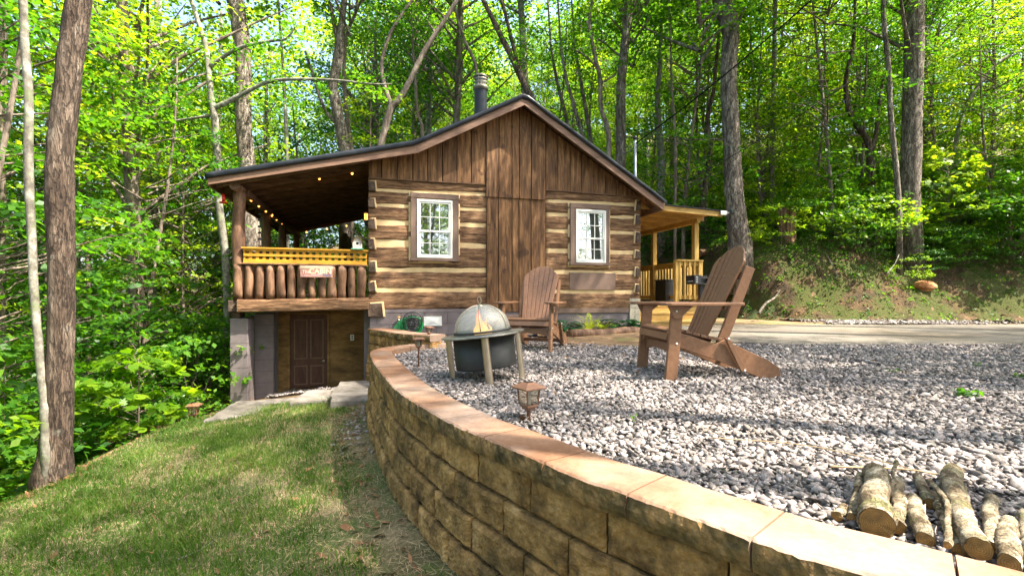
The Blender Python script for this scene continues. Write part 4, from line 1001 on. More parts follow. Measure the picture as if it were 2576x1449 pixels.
# ================================================================== ADIRONDACK CHAIRS
def arc(cx, cz, r, a0, a1, n): return [(cx+r*math.cos(a0+(a1-a0)*k/n), cz+r*math.sin(a0+(a1-a0)*k/n)) for k in range(n+1)]
def adirondack():
    # local: x backwards, y to the chair's far side, z up ; origin between the front feet
    root = empty('adirondack_chair', (0,0,0)); W = .37
    c = M['chair']
    for s in (-1, 1):
        y0 = s*W-.019; y1 = s*W+.019
        MB().prism([(-.045,0),(.06,0),(.12,.645),(.015,.645)], 'y', y0, y1).build('front_leg', c, root, .004)
        # arm bracket
        yb = s*(W+.04) if s < 0 else s*(W+.04)
        MB().prism([(.02,.54),(.075,.535),(.20,.645),(-.03,.645),(-.0,.585)], 'y', s*(W+.021), s*(W+.021)+s*.022).build('arm_bracket', c, root, .003)
        # long side rail doubling as the back leg
        ys = s*(W-.042)
        pr = [(.0,.30),(.02,.425),(.20,.385),(.42,.315),(.52,.345),(.60,.31),(.93,.165),(1.03,.10),(1.045,.03),(.98,0),(.88,.0),(.50,.15),(.15,.27)]
        MB().prism(pr, 'y', ys-.017, ys+.017).build('side_rail', c, root, .004)
        # back upright and folding link
        MB().prism([(.46,.30),(.56,.30),(.83,.97),(.745,1.0)], 'y', s*(W-.085)-.015, s*(W-.085)+.015).build('back_support', c, root, .004)
        MB().prism([(.50,.37),(.555,.35),(.705,.09),(.655,.068)], 'y', s*(W-.0)-.014, s*(W-.0)+.014).build('folding_link', c, root, .004)
        # arm: paddle shaped board
        yy = s*(W+.012)
        pl = [(-.10,-.045),(-.075,-.085),(-.03,-.10),(.10,-.10),(.30,-.085),(.60,-.05),(.66,-.045),(.66,.045),(.60,.045),(.28,.05),(.06,.07),(-.05,.075),(-.085,.05),(-.10,.015)]
        pl = [(x, yy+(-y)*s if False else yy-y*s) for x, y in pl]
        if s > 0: pl = pl[::-1]
        MB().prism(pl, 'z', .646, .674).build('armrest', c, root, .006)
        bl = MB()
        for (x, z) in ((.045,.60),(.055,.32),(.60,.655),(.53,.36),(.68,.085)):
            mt = Matrix.Translation((x, s*(W+.045 if z > .59 and x < .1 else W+.0195), z)) @ Matrix.Rotation(PI/2, 4, 'X')
            b = MB().lathe([(.0,-.004),(.009,-.003),(.011,0),(.009,.004),(.0,.005)], 10)
            bl.add([mt @ Vector(p) for p in b.v], b.f, True)
        bl.build('bolts', M['vinyl'], root)
    # seat slats following the scooped seat
    seat = [(.0,.375,1.05),(.035,.425,.35),(.11,.422,-.12),(.185,.405,-.22),(.255,.387,-.25),(.325,.368,-.25),(.395,.352,-.2),(.46,.343,-.05)]
    mb = MB()
    for i, (x, z, a) in enumerate(seat):
        mt = Matrix.Translation((x, 0, z)) @ Matrix.Rotation(-a if i else -1.25, 4, 'Y')
        hw = W-.024 if i > 1 else W+.0
        if i <= 1: hw = W-.022
        mb.box(-.031, .031, -hw, hw, .0, .022, mt)
    mb.build('seat', c, root, .003)
    MB().prism([(-W+.02,.31),(W-.02,.31),(W-.02,.20),(.2,.235),(0,.245),(-.2,.235),(-W+.02,.20)], 'x', .038, .062).build('apron', c, root, .003)
    MB().box(.80,.835,-(W-.06),W-.06,.07,.12).build('stretcher', c, root, .003)
    # fan back: seven tapering slats with a rounded top
    mb = MB(); a = math.radians(25.5)
    bt = Matrix.Translation((.405,0,.29)) @ Matrix.Rotation(a, 4, 'Y')
    n = 7; H = 1.0; wb, wt = .40, .60
    def toph(y): return H-.34*(abs(y)/.30)**2.3*.62
    for i in range(n):
        b0, b1 = -wb/2+wb*i/n+.003, -wb/2+wb*(i+1)/n-.003; t0, t1 = -wt/2+wt*i/n+.004, -wt/2+wt*(i+1)/n-.004
        poly = [(b0,0),(b1,0)]
        for k in range(5): y = t1+(t0-t1)*k/4; hh = toph(y); f = hh/H; poly.append(((b1*(1-f)+t1*f) if k == 0 else ((b0*(1-f)+t0*f) if k == 4 else y), hh))
        cv = .02*abs((i-3)/3)**2
        mb.prism(poly, 'x', -.011-cv, .011-cv, bt)
    mb.build('backrest', c, root, .003)
    for (w_, q0, q1) in ((.235,.36,.43),(.28,.66,.73),(.21,.02,.08)): MB().box(.012,.034,-w_,w_,q0,q1,bt).build('back_crossbar', c, root, .003)
    mb = MB()
    for i in range(n):
        for h in (.395, .695):
            y = (-wb/2+wb*(i+.5)/n)*(1-h/H)+(-wt/2+wt*(i+.5)/n)*(h/H); p = bt @ Vector((-.0145-.02*abs((i-3)/3)**2, y, h))
            mb.box(p.x-.003, p.x+.003, p.y-.004, p.y+.004, p.z-.004, p.z+.004)
    mb.build('screws', M['steel'], root)
    return root
CH1 = adirondack()
N1 = Vector((1.375, 4.22, 0)); a1 = math.radians(4)
CH1.location = N1+Vector((-math.sin(a1), math.cos(a1), 0))*.37+Vector((.02,0,.0)); CH1.rotation_euler = (0, 0, a1); CH1.scale = (1.0,1,1.03)
tag(CH1, 'brown slatted Adirondack chair seen from its side, nearer the camera beside the road', 'chair', 'Adirondack chairs round the fire pit')
CH2 = copy_tree(CH1)
a2 = math.radians(69); N2 = Vector((.515, 6.33, 0))
CH2.location = N2+Vector((-math.sin(a2), math.cos(a2), 0))*.36; CH2.rotation_euler = (0, 0, a2); CH2.scale = (.98,.95,1.0)
tag(CH2, 'brown slatted Adirondack chair facing the camera in front of the cabin door boards', 'chair')

# ================================================================== FIRE PIT
FP = empty('fire_pit', (-.215, 4.27, .0), rot=(math.radians(0), math.radians(-6.2), 0), label='round black smokeless fire pit on steel legs with a domed spark screen', cat='fire pit')
MB().lathe([(.262,.125),(.268,.125),(.27,.14),(.272,.40),(.262,.40),(.25,.39),(.245,.16),(0,.16)], 56).build('drum', M['drum'], FP)
mb = MB().lathe([(.26,.402),(.365,.404),(.372,.411),(.365,.419),(.27,.421),(.262,.432),(.254,.432),(.25,.402)], 64)
RM = mb.build('rim', M['rim'], FP)
mb = MB().lathe([(.258,.434),(.264,.440),(.258,.452),(.246,.452),(.244,.436)], 64); mb.build('screen_ring', M['drum'], FP)
hol = MB()
for k in range(36):
    a = 2*PI*k/36; mt = Matrix.Rotation(a, 4, 'Z') @ Matrix.Translation((.2722, 0, .158)) @ Matrix.Rotation(PI/2, 4, 'Y')
    hol.add([mt @ Vector((.0085*math.cos(q*PI/5), .0085*math.sin(q*PI/5), .0005)) for q in range(10)], [tuple(range(10))])
hol.build('vent_holes', M['black'], FP)
for k, a in enumerate((-92, -2, 88, 178)):
    a = math.radians(a+8); p = []
    for i in range(13): q = PI*i/12; p.append((.302+.034*math.sin(q), .034*math.cos(q)))
    p += [(.285,-.034),(.285,.034)]
    mt = Matrix.Rotation(a, 4, 'Z')
    MB().prism(p, 'z', -.035, .402, mt).build('leg', M['steel'], FP, .002)
# domed mesh screen
def screen_mat():
    m, t, N, L = nt('spark_screen_mesh'); o = N('ShaderNodeOutputMaterial'); tc = N('ShaderNodeTexCoord')
    w = N('ShaderNodeTexWave', wave_type='BANDS', bands_direction='Z'); w.inputs['Scale'].default_value = 60
    L(tc.outputs['Object'], w.inputs[0])
    g = N('ShaderNodeBsdfPrincipled'); g.inputs['Base Color'].default_value = (.62,.62,.56,1); g.inputs['Metallic'].default_value = .2; g.inputs['Roughness'].default_value = .5
    tr = N('ShaderNodeBsdfTransparent'); mr = N('ShaderNodeMapRange'); mr.inputs['To Min'].default_value = .28; mr.inputs['To Max'].default_value = .5
    L(w.outputs['Fac'], mr.inputs[0]); x = N('ShaderNodeMixShader'); L(mr.outputs[0], x.inputs[0]); L(tr.outputs[0], x.inputs[1]); L(g.outputs[0], x.inputs[2]); L(x.outputs[0], o.inputs[0]); return m
R_, H_ = .247, .222
dome = [(R_*math.cos(q), .452+H_*math.sin(q)**.92) for q in [PI/2*i/18 for i in range(19)]]
dome[-1] = (.004, .452+H_)
SCR = MB().lathe(dome, 56).build('spark_screen', screen_mat(), FP)
for k in range(6):
    a = PI/6+k*PI/3
    MB().tube([(r*1.012*math.cos(a), r*1.012*math.sin(a), z+.003) for r, z in dome[:-1]], .0048, 6).build('screen_rib', M['steel'], SCR)
MB().lathe([(.0,.452+H_+.006),(.03,.452+H_+.004),(.034,.452+H_-.006)], 20).build('screen_cap', M['steel'], SCR)
MB().tube([(.020*math.sin(q)*.8, 0, .452+H_+.045-.032*math.cos(q)) for q in [2*PI*i/20 for i in range(20)]], .0032, 6, closed=True).tube([(0,0,.452+H_),(0,0,.452+H_+.014)], .004, 6).build('lifting_ring', M['steel'], SCR)
# flame tongues
fm, t, N, L = nt('flame'); o = N('ShaderNodeOutputMaterial'); e = N('ShaderNodeEmission'); tc = N('ShaderNodeTexCoord'); sp = N('ShaderNodeSeparateXYZ'); L(tc.outputs['Object'], sp.inputs[0])
r = N('ShaderNodeValToRGB'); ramp_set(r, [(0,(1,.66,.22)),(.45,(1,.38,.07)),(1,(.9,.16,.03))]); mr = N('ShaderNodeMapRange'); mr.inputs['From Min'].default_value = .40; mr.inputs['From Max'].default_value = .62
L(sp.outputs[2], mr.inputs[0]); L(mr.outputs[0], r.inputs[0]); L(r.outputs[0], e.inputs[0]); e.inputs[1].default_value = .5
tr = N('ShaderNodeBsdfTransparent'); x = N('ShaderNodeMixShader'); x.inputs[0].default_value = .62; L(tr.outputs[0], x.inputs[1]); L(e.outputs[0], x.inputs[2]); L(x.outputs[0], o.inputs[0])
FL = MB()
for (x0, y0, h, rr, s) in ((-.02,-.05,.245,.030,0),(.035,-.04,.16,.026,1.3),(-.055,-.03,.13,.022,2.2),(.07,-.02,.10,.018,4),(.0,.03,.19,.03,5)):
    FL.tube([(x0+.016*math.sin(s+k*.9)*(k/8), y0+.012*math.cos(s+k), .40+h*k/8) for k in range(9)], [rr*q for q in (.55,.9,1,.85,.66,.5,.33,.18,.03)], 10, jit=.25, seed=s)
FL.build('flame', fm, FP)
MB().tube([(-.14,-.05,.35),(.12,.04,.38)], .04, 10, jit=.1).tube([(-.1,.1,.35),(.1,-.1,.37)], .035, 10, jit=.1).build('burning_logs', M['bark_dark'], FP)

# ================================================================== PATH LAMPS
def path_lamp(big=True):
    root = empty('path_light'); k = 1.0
    if big:
        h0 = .085
        MB().lathe([(.012,-.12),(.012,h0-.02),(.02,h0-.012),(.02,h0),(.0,h0)], 12).build('stake', M['bronze'], root)
        MB().box(-.040,.040,-.040,.040,h0,h0+.012).box(-.030,.030,-.030,.030,h0-.014,h0-.0005).build('base', M['bronze'], root, .002)
        b, t, hb, ht = .040, .047, h0+.012, h0+.105
    else:
        h0 = .225
        MB().lathe([(.010,-.12),(.010,h0-.02),(.022,h0-.008),(.022,h0),(.0,h0)], 12).build('stake', M['bronze'], root)
        MB().box(-.026,.026,-.026,.026,h0,h0+.008).build('base', M['bronze'], root, .002)
        b, t, hb, ht = .025, .034, h0+.008, h0+.075
    fr = MB(); w = .0045
    for sx in (-1,1):
        for sy in (-1,1): fr.beam((sx*b,sy*b,hb),(sx*t,sy*t,ht), w*2, w*2)
    fr.box(-t-w,t+w,-t-w,-t+w,ht-.008,ht-.0).box(-t-w,t+w,t-w,t+w,ht-.008,ht).box(-t-w,-t+w,-t+w,t-w,ht-.008,ht).box(t-w,t+w,-t+w,t-w,ht-.008,ht)
    fr.build('frame', M['bronze'], root)
    g = MB(); bi, ti = b-.003, t-.003
    g.add([(-bi,-bi,hb),(bi,-bi,hb),(ti,-ti,ht-.008),(-ti,-ti,ht-.008),(-bi,bi,hb),(bi,bi,hb),(ti,ti,ht-.008),(-ti,ti,ht-.008)], [(0,1,2,3),(5,4,7,6),(1,5,6,2),(4,0,3,7)])
    g.build('glass', M['lamp_glass'], root)
    MB().lathe([(.012,hb),(.013,hb+.03),(.009,ht-.012),(0,ht-.01)], 12).build('bulb', M['vinyl'], root)
    o = t+(.030 if big else .024); i = t*.55; rh = .034 if big else .024
    MB().add([(-o,-o,ht),(o,-o,ht),(o,o,ht),(-o,o,ht),(-o,-o,ht+.008),(o,-o,ht+.008),(o,o,ht+.008),(-o,o,ht+.008),(-i,-i,ht+rh),(i,-i,ht+rh),(i,i,ht+rh),(-i,i,ht+rh)],
             [(3,2,1,0),(0,1,5,4),(1,2,6,5),(2,3,7,6),(3,0,4,7),(4,5,9,8),(5,6,10,9),(6,7,11,10),(7,4,8,11),(8,9,10,11)]).build('lamp_roof', M['bronze'], root, .0015)
    MB().box(-i*.8,i*.8,-i*.8,i*.8,ht+rh+.0005,ht+rh+.003).build('solar_panel', M['black'], root)
    return root
LB = path_lamp(True); LB.location = (.100, 2.86, 0); LB.rotation_euler = (0,0,.62); LB.scale = (1,1,1.05)
tag(LB, 'bronze lantern path light in the gravel behind the cap stones, nearest the camera', 'path light', 'solar path lights')
l2 = copy_tree(LB); pL = Vector((-4.50, 6.75, 0)); pL.z = float(h_lawn(pL.x, pL.y)); l2.location = pL; l2.rotation_euler = (0,0,.2); l2.scale = (1.12,1.12,1.2)
tag(l2, 'bronze lantern path light on the lawn edge at the woods, left of the stone steps', 'path light')
LS = path_lamp(False); p = gz(1053, 926, .0); LS.location = (p.x, p.y, 0); LS.rotation_euler = (0,0,.3)
tag(LS, 'slim bronze path light where the retaining wall turns, nearest of three by the hose', 'path light', 'solar path lights')
for (px, py, hz, lab, tilt) in ((1077,878,.0,'slim bronze path light leaning beside the hose reel',.06),(1063,845,.0,'slim bronze path light against the block foundation by the white vent',.0)):
    c = copy_tree(LS); p = gz(px, py, hz); c.location = (p.x, p.y, 0); c.rotation_euler = (0, tilt, .1+tilt*9); tag(c, lab, 'path light')

# ================================================================== HOSE REEL AND HOSE
pu, pz = cu(1037, 808, -.10); HR = empty('hose_reel', cw(pu, -.04, pz), YAW, 'round black scrolled iron hose reel on the block foundation', 'hose reel')
R0 = .165; mb = MB()
mb.tube([(R0*math.cos(q),-.14,R0*math.sin(q)) for q in [2*PI*i/40 for i in range(40)]], .0085, 6, closed=True)
mb.tube([(R0*.42*math.cos(q),-.14,R0*.42*math.sin(q)) for q in [2*PI*i/30 for i in range(30)]], .006, 6, closed=True)
for k in range(8):
    a = k*PI/4+.2
    mb.tube([(R0*.1*math.cos(a),-.14,R0*.1*math.sin(a)),(R0*.98*math.cos(a),-.14,R0*.98*math.sin(a))], .005, 5)
    for sgn in (-1, 1):
        pts = []
        for i in range(15):
            t = i/14; rr_ = .036*(1-t*.75); th = a+sgn*(1.2+t*5.2); cxx, czz = (R0*.74*math.cos(a+sgn*.2)), (R0*.74*math.sin(a+sgn*.2))
            pts.append((cxx+rr_*math.cos(th), -.142, czz+rr_*math.sin(th)))
        mb.tube(pts, .0042, 5)
mb.build('face_plate', M['black'], HR)
MB().tube([(0,.0,0),(0,-.14,0)], .045, 14).build('drum', M['black'], HR)
MB().box(-.06,.06,-.005,.035,-.10,.10).build('wall_bracket', M['black'], HR, .004)
HO = empty('garden_hose', cw(pu, -.04, 0), YAW, 'bright green garden hose coiled round the reel and hanging down the foundation', 'hose')
mb = MB()
for k in range(9):
    dx = rb(-.05,.05); dp = rb(.20,.30); w_ = rb(.12,.19); y = -.05-.01*k; pts = []
    for i in range(28):
        q = 2*PI*i/28; x = w_*math.sin(q)*(1.0 if math.cos(q) > 0 else 1.15)+dx*(1-math.cos(q))*.5; z = pz+(.075*math.cos(q) if math.cos(q) > 0 else dp*math.cos(q)); pts.append((x, y, z))
    mb.tube(pts, .0085, 7, closed=True)
for k in range(6):
    x0 = -.10-.02*k; pts = [(x0+.04, -.06, pz+.02), (x0-.04-.01*k, -.07, pz-.08), (x0-.09, -.08, pz-.2), (x0-.06+.05*k, -.10, .04), (x0+.05*k, -.13, .015)]
    mb.tube([tuple(q) for q in catmull(pts, 6)], .0085, 7)
mb.build('hose_coils', M['hose'], HO)
tu, tz = cu(1003, 803, -.08)
mb = MB().tube([tuple(q) for q in catmull([(tu-pu+.0,-.06,tz-.05),(tu-pu+.03,-.08,tz-.12),(tu-pu+.10,-.08,tz-.2),(-.06,-.08,.03)], 8)], .0085, 7)
mb.build('supply_hose', M['hose'], HO)
TP = empty('water_tap', cw(tu, -.035, tz), YAW, 'brass wall tap with an orange handle left of the hose reel', 'tap')
mb = MB().tube([(0,.02,0),(0,-.04,0),(0,-.055,-.012),(0,-.06,-.045)], [.012,.012,.012,.014], 10).build('spout', M['steel'], TP)
om = pmat('orange_handle', [(.3,(.75,.28,.02)),(.7,(.85,.36,.04))], rough=.4, bump=0)
MB().lathe([(0,.03),(.022,.028),(.027,.034),(.022,.044),(0,.046)], 10, (0,-.045,0)).build('handle', om, TP)

# ================================================================== SMALL THINGS ON THE LEFT PORCH
SG = empty('wooden_sign', cw(0, 0, 0), YAW, 'small faded red painted wooden sign on the porch rail below the lattice', 'sign')
su0, sz1 = cu(755, 668, -.19); su1, sz0 = cu(836, 698, -.19)
sgm = pmat('faded_red_paint', [(.3,(.33,.11,.09)),(.5,(.42,.20,.15)),(.7,(.50,.33,.27))], scale=5, stretch=(.7,1,4), rough=.8, bump=.2, fine=.2)
MB().box(su0, su1, -.185, -.165, sz0, sz1-.055).build('board', sgm, SG, .002)
MB().box(su0-.002, su1+.002, -.190, -.160, sz1-.054, sz1).build('top_strip', pmat('pale_weathered_wood', [(.3,(.40,.28,.19)),(.7,(.58,.45,.33))], scale=4, stretch=(.6,1,6), rough=.8, bump=.3), SG, .002)
def text(s, x, z, size, m, parent, sh=0, bold=.0, ext=.002):
    cd = bpy.data.curves.new('lettering', 'FONT'); cd.body = s; cd.size = size; cd.extrude = ext; cd.offset = bold; cd.shear = sh
    ob = bpy.data.objects.new('tmp', cd); COL.objects.link(ob); dg = bpy.context.evaluated_depsgraph_get()
    me = bpy.data.meshes.new_from_object(ob.evaluated_get(dg)); bpy.data.objects.remove(ob)
    o = link('lettering', me, m, parent); o.matrix_local = Matrix.Translation((x, -.1875, z)) @ Matrix.Rotation(PI/2, 4, 'X'); return o
mcream = pmat('cream_letters', [(.3,(.66,.53,.33)),(.7,(.74,.62,.42))], rough=.7, bump=0); mpale = pmat('pale_letters', [(.3,(.72,.60,.52)),(.7,(.78,.66,.58))], rough=.7, bump=0)
mblue = pmat('blue_letters', [(.3,(.16,.16,.27)),(.7,(.24,.24,.36))], rough=.7, bump=0); mpink = pmat('lilac_letters', [(.3,(.50,.36,.40)),(.7,(.58,.46,.48))], rough=.7, bump=0)
sw = su1-su0; sh = sz1-.055-sz0
text('The', su0+sw*.055, sz0+sh*.47, .075, mpale, SG); text('CABIN', su0+sw*.27, sz0+sh*.44, .118, mcream, SG, bold=.0025)
text('is our', su0+sw*.03, sz0+sh*.12, .045, mpink, SG); text('HAPPY', su0+sw*.31, sz0+sh*.10, .062, mpink, SG, sh=.4); text('Place', su0+sw*.70, sz0+sh*.16, .062, mblue, SG, bold=.001)
# birdhouse
bu, bz = cu(899, 625, -.085); BH = empty('birdhouse', cw(bu, -.09, zl1+.004), YAW, 'weathered white birdhouse with a round hole, standing on the yellow rail', 'birdhouse')
wb_ = pmat('weathered_white', [(.3,(.36,.29,.24)),(.5,(.52,.47,.42)),(.7,(.62,.58,.52))], scale=12, rough=.8, bump=.3); gm_ = pmat('green_paint', [(.3,(.06,.22,.12)),(.7,(.12,.32,.18))], rough=.7, bump=.2)
MB().prism([(-.075,.022),(.075,.022),(.078,.13),(.055,.17),(.0,.215),(-.055,.17),(-.078,.13)], 'y', -.05, .06).build('body', wb_, BH, .003)
MB().box(-.10,.10,-.07,.07,0,.0215).build('base', gm_, BH, .003)
mb = MB().beam((-.09,.0,.125),(0,.0,.225),.15,.009,(0,0,1)).beam((.09,0,.125),(0,0,.225),.15,.009,(0,0,1)); mb.build('roof', M['dark_wood'], BH)
def disc(r, y, z): return MB().add([(r*math.cos(q*PI/10), y, z+r*math.sin(q*PI/10)) for q in range(20)], [tuple(range(19,-1,-1))])
disc(.033,-.0512,.105).build('hole_ring', M['vinyl'], BH); disc(.025,-.0522,.105).build('entrance_hole', M['black'], BH)
# hummingbird feeder hanging at the eave
fu, fz = cu(562, 500, -.1); HF = empty('bird_feeder', cw(fu, -.1, fz), YAW, 'red hummingbird feeder hanging from the left eave corner', 'bird feeder')
rm_ = pmat('red_plastic', [(.3,(.45,.01,.01)),(.7,(.6,.03,.02))], rough=.25, bump=0)
MB().lathe([(0,.07),(.022,.07),(.024,.0),(.02,-.05),(0,-.05)], 14).build('bottle', rm_, HF)
MB().lathe([(0,-.05),(.05,-.052),(.062,-.062),(.05,-.075),(0,-.078)], 18).build('tray', rm_, HF); MB().tube([(0,0,.07),(0,0,.19)], .002, 5).build('hook', M['black'], HF)
# wind chime of round bells
wu, wz = cu(653, 560, .25); WC = empty('wind_chime', cw(wu, .25, wz), YAW, 'dark hanging wind chime of little round bells between the front porch posts', 'wind chime')
mb = MB().tube([(0,0,.32),(0,0,-.38)], .0025, 5)
mb.build('cord', M['black'], WC)
for k in range(5): MB().lathe([(0,.025),(.02,.02),(.03,.0),(.027,-.012),(.0,-.012)], 12, (0,0,.14-.105*k)).build('bell', M['black'], WC)
MB().box(-.018,.018,-.004,.004,-.47,-.38).build('wind_catcher', M['post'], WC)
# string lights
SL = empty('string_lights', cw(0,0,0), YAW, 'strings of warm glowing bulbs along the left porch header and ceiling', 'string lights')
crop1 = [(412,357,.30),(418,447,.45),(479,493,.95),(534,533,1.5),(582,567,2.0),(618,598,2.6),(660,628,3.2),(700,650,3.8),(715,648,4.1),(725,681,4.7),(753,703,5.4)]
wire = []
def bulb(u, v, z):
    b = MB().lathe([(0,.0),(.009,-.004),(.018,-.022),(.019,-.036),(.011,-.052),(0,-.056)], 10, (u, v, z)).build('bulb', M['bulb'], SL)
    MB().lathe([(0,.022),(.010,.022),(.010,-.002),(0,-.003)], 8, (u, v, z)).build('socket', M['black'], SL)
for (x, y, v) in crop1:
    u, z = cu(498+.32*x, 360.6+.32*y, v); bulb(u, v, z+.03); wire.append((u, v, z+.055))
MB().tube([tuple(q) for q in catmull(wire, 4)], .004, 5).build('wire', M['black'], SL)
w2 = []
for (x, y, v) in ((955,278,.35),(1212,238,.35)): u, z = cu(498+.32*x, 360.6+.32*y, v); bulb(u, v, z+.03); w2.append((u, v, z+.06))
u, z = w2[0][0]-1.2, roof_z(w2[0][0]-1.2)-.19
MB().tube([tuple(q) for q in catmull([(u, .35, z)]+w2+[(-.05, .35, w2[1][2]+.02)], 6)], .004, 5).build('wire', M['black'], SL)
w3 = []
for (x, y, v) in ((853,700,5.6),(1015,675,5.6),(1168,650,5.6)): u, z = cu(498+.32*x, 360.6+.32*y, v); bulb(u, v, z+.03); w3.append((u, v, z+.06))
MB().tube(w3, .004, 5).build('wire', M['black'], SL)
# lantern on the wall corner
lu, lz = cu(921, 545, .05); LN = empty('wall_lantern', cw(lu, .05, lz), YAW, 'small lit amber lantern at the cabin corner above the birdhouse', 'lantern')
mb = MB()
for sx in (-1,1):
    for sy in (-1,1): mb.box(sx*.032-.004, sx*.032+.004, sy*.032-.004, sy*.032+.004, -.06, .05)
mb.build('frame', M['black'], LN); MB().box(-.03,.03,-.03,.03,-.058,.048).build('glass', emat('amber_glass', (1,.30,.04), 1.4), LN)
MB().lathe([(.05,.051),(.04,.065),(.01,.085),(0,.087)], 8).build('lantern_cap', M['black'], LN); MB().lathe([(.012,-.17),(.024,-.13),(.04,-.08),(.045,-.061),(0,-.061)], 8).build('lantern_base', M['black'], LN)

# ================================================================== FIREWOOD on the gravel
def c6(x, y): return (1975+.2333*x, 1116.3+.2333*y)
def log(near, far, w, z0, z1, seed, lab, knobby=.0, bend=0, m='fire_bark', name='firewood_log'):
    a = gz(*c6(*near), z0); b = gz(*c6(*far), z1)
    r = w*.2333*a.y/F/2*.83; d = (b-a).normalized(); side = d.cross(Vector((0,0,1)))
    n = 30; pts = []; rad = []
    for i in range(n+1):
        t = i/n; pts.append(a.lerp(b, t)+side*(bend*math.sin(PI*t)*.1+knobby*.006*math.sin(t*9+seed))); rad.append(r*(1+.05*math.sin(t*5+seed)+knobby*.16*max(0, math.sin(t*7+seed))**3)*(1-.04*t))
    mb = MB().tube(pts, rad, 20, cap=False, jit=.16+.08*knobby, seed=seed)
    mb.v = [tuple(Vector(v)+Vector((MN.noise(Vector(v)*45), MN.noise(Vector(v)*45+Vector((9,0,0))), MN.noise(Vector(v)*45+Vector((0,9,0)))))*.0035) for v in mb.v]
    o = mb.build(name, M[m]); tag(o, lab, 'firewood', 'cut firewood logs lying by the wall')
    # sawn faces
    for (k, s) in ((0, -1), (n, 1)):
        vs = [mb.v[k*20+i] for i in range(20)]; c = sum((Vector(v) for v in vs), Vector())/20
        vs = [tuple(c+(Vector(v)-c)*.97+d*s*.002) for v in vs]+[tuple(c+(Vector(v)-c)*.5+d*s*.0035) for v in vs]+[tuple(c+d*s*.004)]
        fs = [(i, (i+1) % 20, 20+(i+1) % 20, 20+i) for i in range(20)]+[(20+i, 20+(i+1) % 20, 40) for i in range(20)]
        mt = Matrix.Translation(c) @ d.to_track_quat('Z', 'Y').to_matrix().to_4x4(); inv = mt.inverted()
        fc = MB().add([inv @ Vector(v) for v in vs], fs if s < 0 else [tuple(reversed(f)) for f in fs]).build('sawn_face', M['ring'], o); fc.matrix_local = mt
    return o
log((965,850),(985,330),350,.062,.062,1,'thick mossy firewood log, leftmost of the two fat ones, with a yellow sawn end',.8)
log((725,800),(815,340),125,.025,.045,2,'slim dark firewood log tucked left of the fat mossy one')
log((560,775),(650,690),120,.022,.022,3,'short crooked chunk of firewood at the far left of the pile',.6)
log((1225,900),(1205,400),190,.035,.04,4,'knobby pale firewood log just right of the fat mossy one',1)
log((1150,500),(1190,185),48,.055,.115,5,'thin upright stick poking out of the firewood pile',.5)
log((1510,1030),(1365,590),205,.037,.037,6,'medium firewood log with peeling rings, middle of the pile',.5)
log((1560,640),(1430,350),135,.03,.05,7,'short green-barked firewood piece behind the middle logs',.2)
log((1730,1085),(1575,400),82,.085,.075,8,'thin crooked branch lying across the middle of the firewood',.8,.25)
log((1880,1140),(1620,560),165,.032,.03,9,'dark shaded firewood log under the big bent one',.2)
log((2100,1130),(1815,290),300,.060,.06,10,'biggest firewood log, bent at the far end, with a tan sawn end',.7,-.2)
log((2225,1120),(2220,590),180,.033,.036,11,'pale smooth firewood log with a knot, right of the biggest log',.6)
log((2420,1290),(2400,840),245,.045,.045,12,'short firewood log with ringed bark, rightmost whole one',.3)
log((2700,1330),(2590,760),200,.038,.038,13,'firewood log cut off by the right edge of the photo',.4)

# ================================================================== GARDEN BED
A, B = gz(1425, 826, .06), gz(1622, 806, .06)
A = Vector((.86, 7.75, .075)); B = Vector((2.95, 9.02, .10))
A = Vector(at(1432, 818, 8.15)); B = Vector(at(1640, 803, 9.1)); A.z = .085; B.z = .10
tag(MB().tube([A.lerp(B, i/12)+Vector((0,0,.012*math.sin(i))) for i in range(13)], [.085*(1+.05*math.sin(i*1.7)) for i in range(13)], 14, jit=.08, seed=2).build('edging_log', M['post']), 'long peeled log edging the planting bed in front of the cabin', 'log')
bed = MB(); e = 12; vs = []
for i in range(e+1):
    t = i/e; p = A.lerp(B, t); ub = (p.x-CL[0])*CU+(p.y-CL[1])*CV; q = cw(ub, -.02)
    for k in range(5): r = p.lerp(q, k/4); vs.append((r.x, r.y, .06+.03*math.sin(k*2+i)*.5))
tag(bed.add(vs, [(i*5+k, (i+1)*5+k, (i+1)*5+k+1, i*5+k+1) for i in range(e) for k in range(4)], True).build('planting_bed', M['floor']), kind='structure')
def leafblade(p, d, L, W, droop, n=6, fold=.25):
    d = Vector(d).normalized(); s = d.cross(Vector((0,0,1))).normalized(); vs = []; q = Vector(p); dirn = Vector(d)
    for i in range(n+1):
        t = i/n; w = W*math.sin(PI*min(1, t*.93+.07))**.8*(1-.15*t); up = s.cross(dirn)
        vs += [tuple(q-s*w+up*w*fold), tuple(q), tuple(q+s*w+up*w*fold)]
        dirn = (dirn+Vector((0,0,-droop/n))).normalized(); q = q+dirn*(L/n)
    fs = []
    for i in range(n): a = i*3; fs += [(a, a+1, a+4, a+3), (a+1, a+2, a+5, a+4)]
    return vs, fs
def hosta(loc, s, lab, n=20, seed=1):
    rr = random.Random(seed); mb = MB()
    for k in range(n):
        a = rr.uniform(0, 2*PI); el = rr.uniform(.25, 1.1); d = (math.cos(a)*math.cos(el), math.sin(a)*math.cos(el), math.sin(el)); L = s*rr.uniform(.7, 1.1)
        st = Vector((0,0,.0)); tip = st+Vector(d)*L*.55
        v, f = leafblade(tip, (d[0], d[1], d[2]*.3), L*.62, L*.20, 1.0); mb.add(v, f, True); mb.tube([st, tip], .004, 4)
    o = mb.build('hosta_plant', M['hosta']); o.location = loc; tag(o, lab, 'plant', 'plants in the cabin bed'); return o
